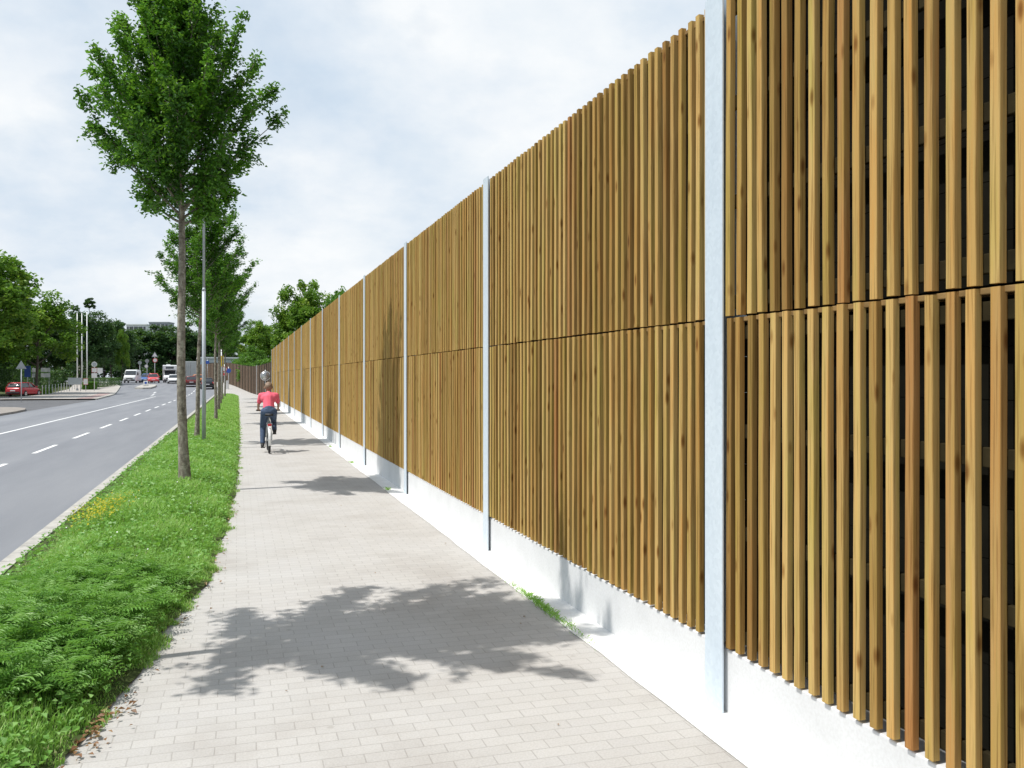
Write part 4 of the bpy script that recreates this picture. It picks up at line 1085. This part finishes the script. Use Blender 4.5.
for (h, k, a, sx, pz) in ((hipL, kneeL, ankL, -1, .12), (hipR, kneeR, ankR, 1, .46)):
    caps += [(h, .095, k, .062), (k, .060, a, .040), (a, .042, (a[0], a[1]+.13, a[2]-.062), .032)]
for (s_, e, w, sx) in ((shL, elL, wrL, -1), (shR, elR, wrR, 1)):
    caps += [(s_, .055, e, .038), (e, .038, w, .026)]
    g = Vector((sx*.243, .268, 1.05))                                   # grip centre
    ax = Vector((sx*.105, -.053, 0)).normalized()
    caps += [(w, .027, (g.x-sx*.004, g.y-.035, g.z+.026), .030)]         # palm
    for i, off in enumerate((-.036, -.012, .012, .036)):
        c = g+ax*off; pv = None; R_ = .029; fl = (1.0, 1.06, 1.0, .86)[i]
        for aa in (110, 60, 10, -45*fl):
            p = c+Vector((0, math.cos(R(aa)), math.sin(R(aa))))*R_
            if pv is not None: caps.append((pv, .0095, p, .0088))
            pv = p
    c = g-ax*.045
    caps += [((c.x, c.y-.04, c.z+.012), .012, (c.x, c.y-.026, c.z-.015), .0105), ((c.x, c.y-.026, c.z-.015), .0105, (c.x, c.y+.004, c.z-.028), .0095)]
blob('body', caps, M['skin'], pr, .0085, 3)
sh = [((0, -.245, 1.05), .148, (0, -.16, 1.25), .142), ((0, -.16, 1.25), .142, chest, .155), ((-.08, -.09, 1.36), .125, (.08, -.09, 1.36), .125),
      ((-.135, -.06, 1.43), .083, (.135, -.06, 1.43), .083), ((0, -.06, 1.45), .075, (0, -.035, 1.485), .068)]
for s_, e in ((shL, elL), (shR, elR)):
    m2 = tuple(Vector(s_).lerp(Vector(e), .68)); sh += [(s_, .072, m2, .062)]
blob('t_shirt', sh, M['shirt'], pr, .012, 4)
jn = [((-.05, -.27, 1.03), .135, (.05, -.27, 1.03), .135), ((0, -.25, 1.10), .13, (0, -.26, 1.04), .14)]
for h, k, a in ((hipL, kneeL, ankL), (hipR, kneeR, ankR)): jn += [(h, .113, k, .080), (k, .078, tuple(Vector(k).lerp(Vector(a), .93)), .060)]
blob('jeans', jn, M['jeans'], pr, .012, 4)
for a in (ankL, ankR):
    blob('shoe', [((a[0], a[1]-.035, a[2]-.045), .044, (a[0], a[1]+.10, a[2]-.070), .040), ((a[0], a[1]+.10, a[2]-.070), .040, (a[0], a[1]+.17, a[2]-.076), .030), (a, .050, (a[0], a[1]+.02, a[2]-.05), .046)], M['shoe'], pr, .011, 3)
blob('hair', [((0, .025, 1.682), .099, (0, .055, 1.684), .095), ((0, -.005, 1.66), .088, (0, -.005, 1.615), .072), ((-.05, .01, 1.64), .058, (.05, .01, 1.64), .058), ((-.03, .0, 1.59), .045, (.03, .0, 1.59), .045)], M['hair'], pr, .010, 3)

# ------------------------------------------------------------------ camera, sun, sky
cam = bpy.data.cameras.new('camera'); co = bpy.data.objects.new('camera', cam); COL.objects.link(co)
cam.sensor_width = 36; cam.lens = 36*870/1024; cam.shift_y = -7/1024; cam.clip_start = .05; cam.clip_end = 6000
co.location = (0, 0, 1.9); co.rotation_euler = (R(90), 0, -math.atan(275/870)); scene.camera = co
sun = bpy.data.lights.new('sun', 'SUN'); so = bpy.data.objects.new('sun', sun); COL.objects.link(so)
sd = Vector((1, .12, -1.85)).normalized()
sun.color = (1, .97, .92); so.rotation_euler = sd.to_track_quat('-Z', 'Y').to_euler(); sun.energy = 3.3; sun.angle = R(.5)
elev = math.asin(-sd.z); azim = math.atan2(-sd.x, -sd.y)       # compass direction towards the sun from +Y
w = bpy.data.worlds.new('World'); scene.world = w; w.use_nodes = True
nt = w.node_tree; bg = nt.nodes['Background']
sky = nt.nodes.new('ShaderNodeTexSky'); sky.sky_type = 'NISHITA'; sky.sun_disc = False; sky.sun_elevation = elev; sky.sun_rotation = azim
sky.air_density = 1.2; sky.dust_density = 2.0; sky.ozone_density = 1.0
tc = nt.nodes.new('ShaderNodeTexCoord')
sep = nt.nodes.new('ShaderNodeSeparateXYZ'); nt.links.new(tc.outputs['Generated'], sep.inputs[0])
mx = N(nt, 'ShaderNodeMath', operation='MAXIMUM'); nt.links.new(sep.outputs[2], mx.inputs[0]); mx.inputs[1].default_value = 0
ad = N(nt, 'ShaderNodeMath', operation='ADD'); nt.links.new(mx.outputs[0], ad.inputs[0]); ad.inputs[1].default_value = .42
dv = nt.nodes.new('ShaderNodeVectorMath'); dv.operation = 'DIVIDE'; nt.links.new(tc.outputs['Generated'], dv.inputs[0])
cb_ = nt.nodes.new('ShaderNodeCombineXYZ')
for i in range(3): nt.links.new(ad.outputs[0], cb_.inputs[i])
nt.links.new(cb_.outputs[0], dv.inputs[1])
mp = nt.nodes.new('ShaderNodeMapping'); mp.inputs['Location'].default_value = (3.1, 7.4, 0); mp.inputs['Scale'].default_value = (1, 1, .6); nt.links.new(dv.outputs[0], mp.inputs[0])
cover = noise(nt, mp.outputs[0], 1.6, 9, .52)
shade = noise(nt, mp.outputs[0], 1.15, 8, .55)
wisp = noise(nt, mp.outputs[0], 3.4, 9, .58)
ccol = ramp(nt, [(.42, (4.2, 5.2, 6.4)), (.51, (5.3, 6.2, 7.2)), (.60, (7.6, 7.9, 8.1))], shade).outputs[0]
cw = mixc(nt, .42, ccol, ramp(nt, [(.38, (5.2, 6.1, 7.1)), (.60, (8.0, 8.1, 8.2))], wisp).outputs[0])
mask = ramp(nt, [(.36, (0, 0, 0)), (.52, (1, 1, 1))], cover).outputs[0]
blue = mixc(nt, .45, sky.outputs[0], (5.0, 6.5, 7.9))
fin = mixc(nt, mask, blue, cw)
nt.links.new(fin, bg.inputs[0]); bg.inputs[1].default_value = .092
vs = scene.view_settings; vs.view_transform = 'Standard'; vs.look = 'None'; vs.gamma = 1; vs.exposure = .42; vs.use_curve_mapping = False
scene.render.engine = 'CYCLES'
scene.cycles.max_bounces = 6; scene.cycles.transparent_max_bounces = 8
scene.render.resolution_x = 1024; scene.render.resolution_y = 768
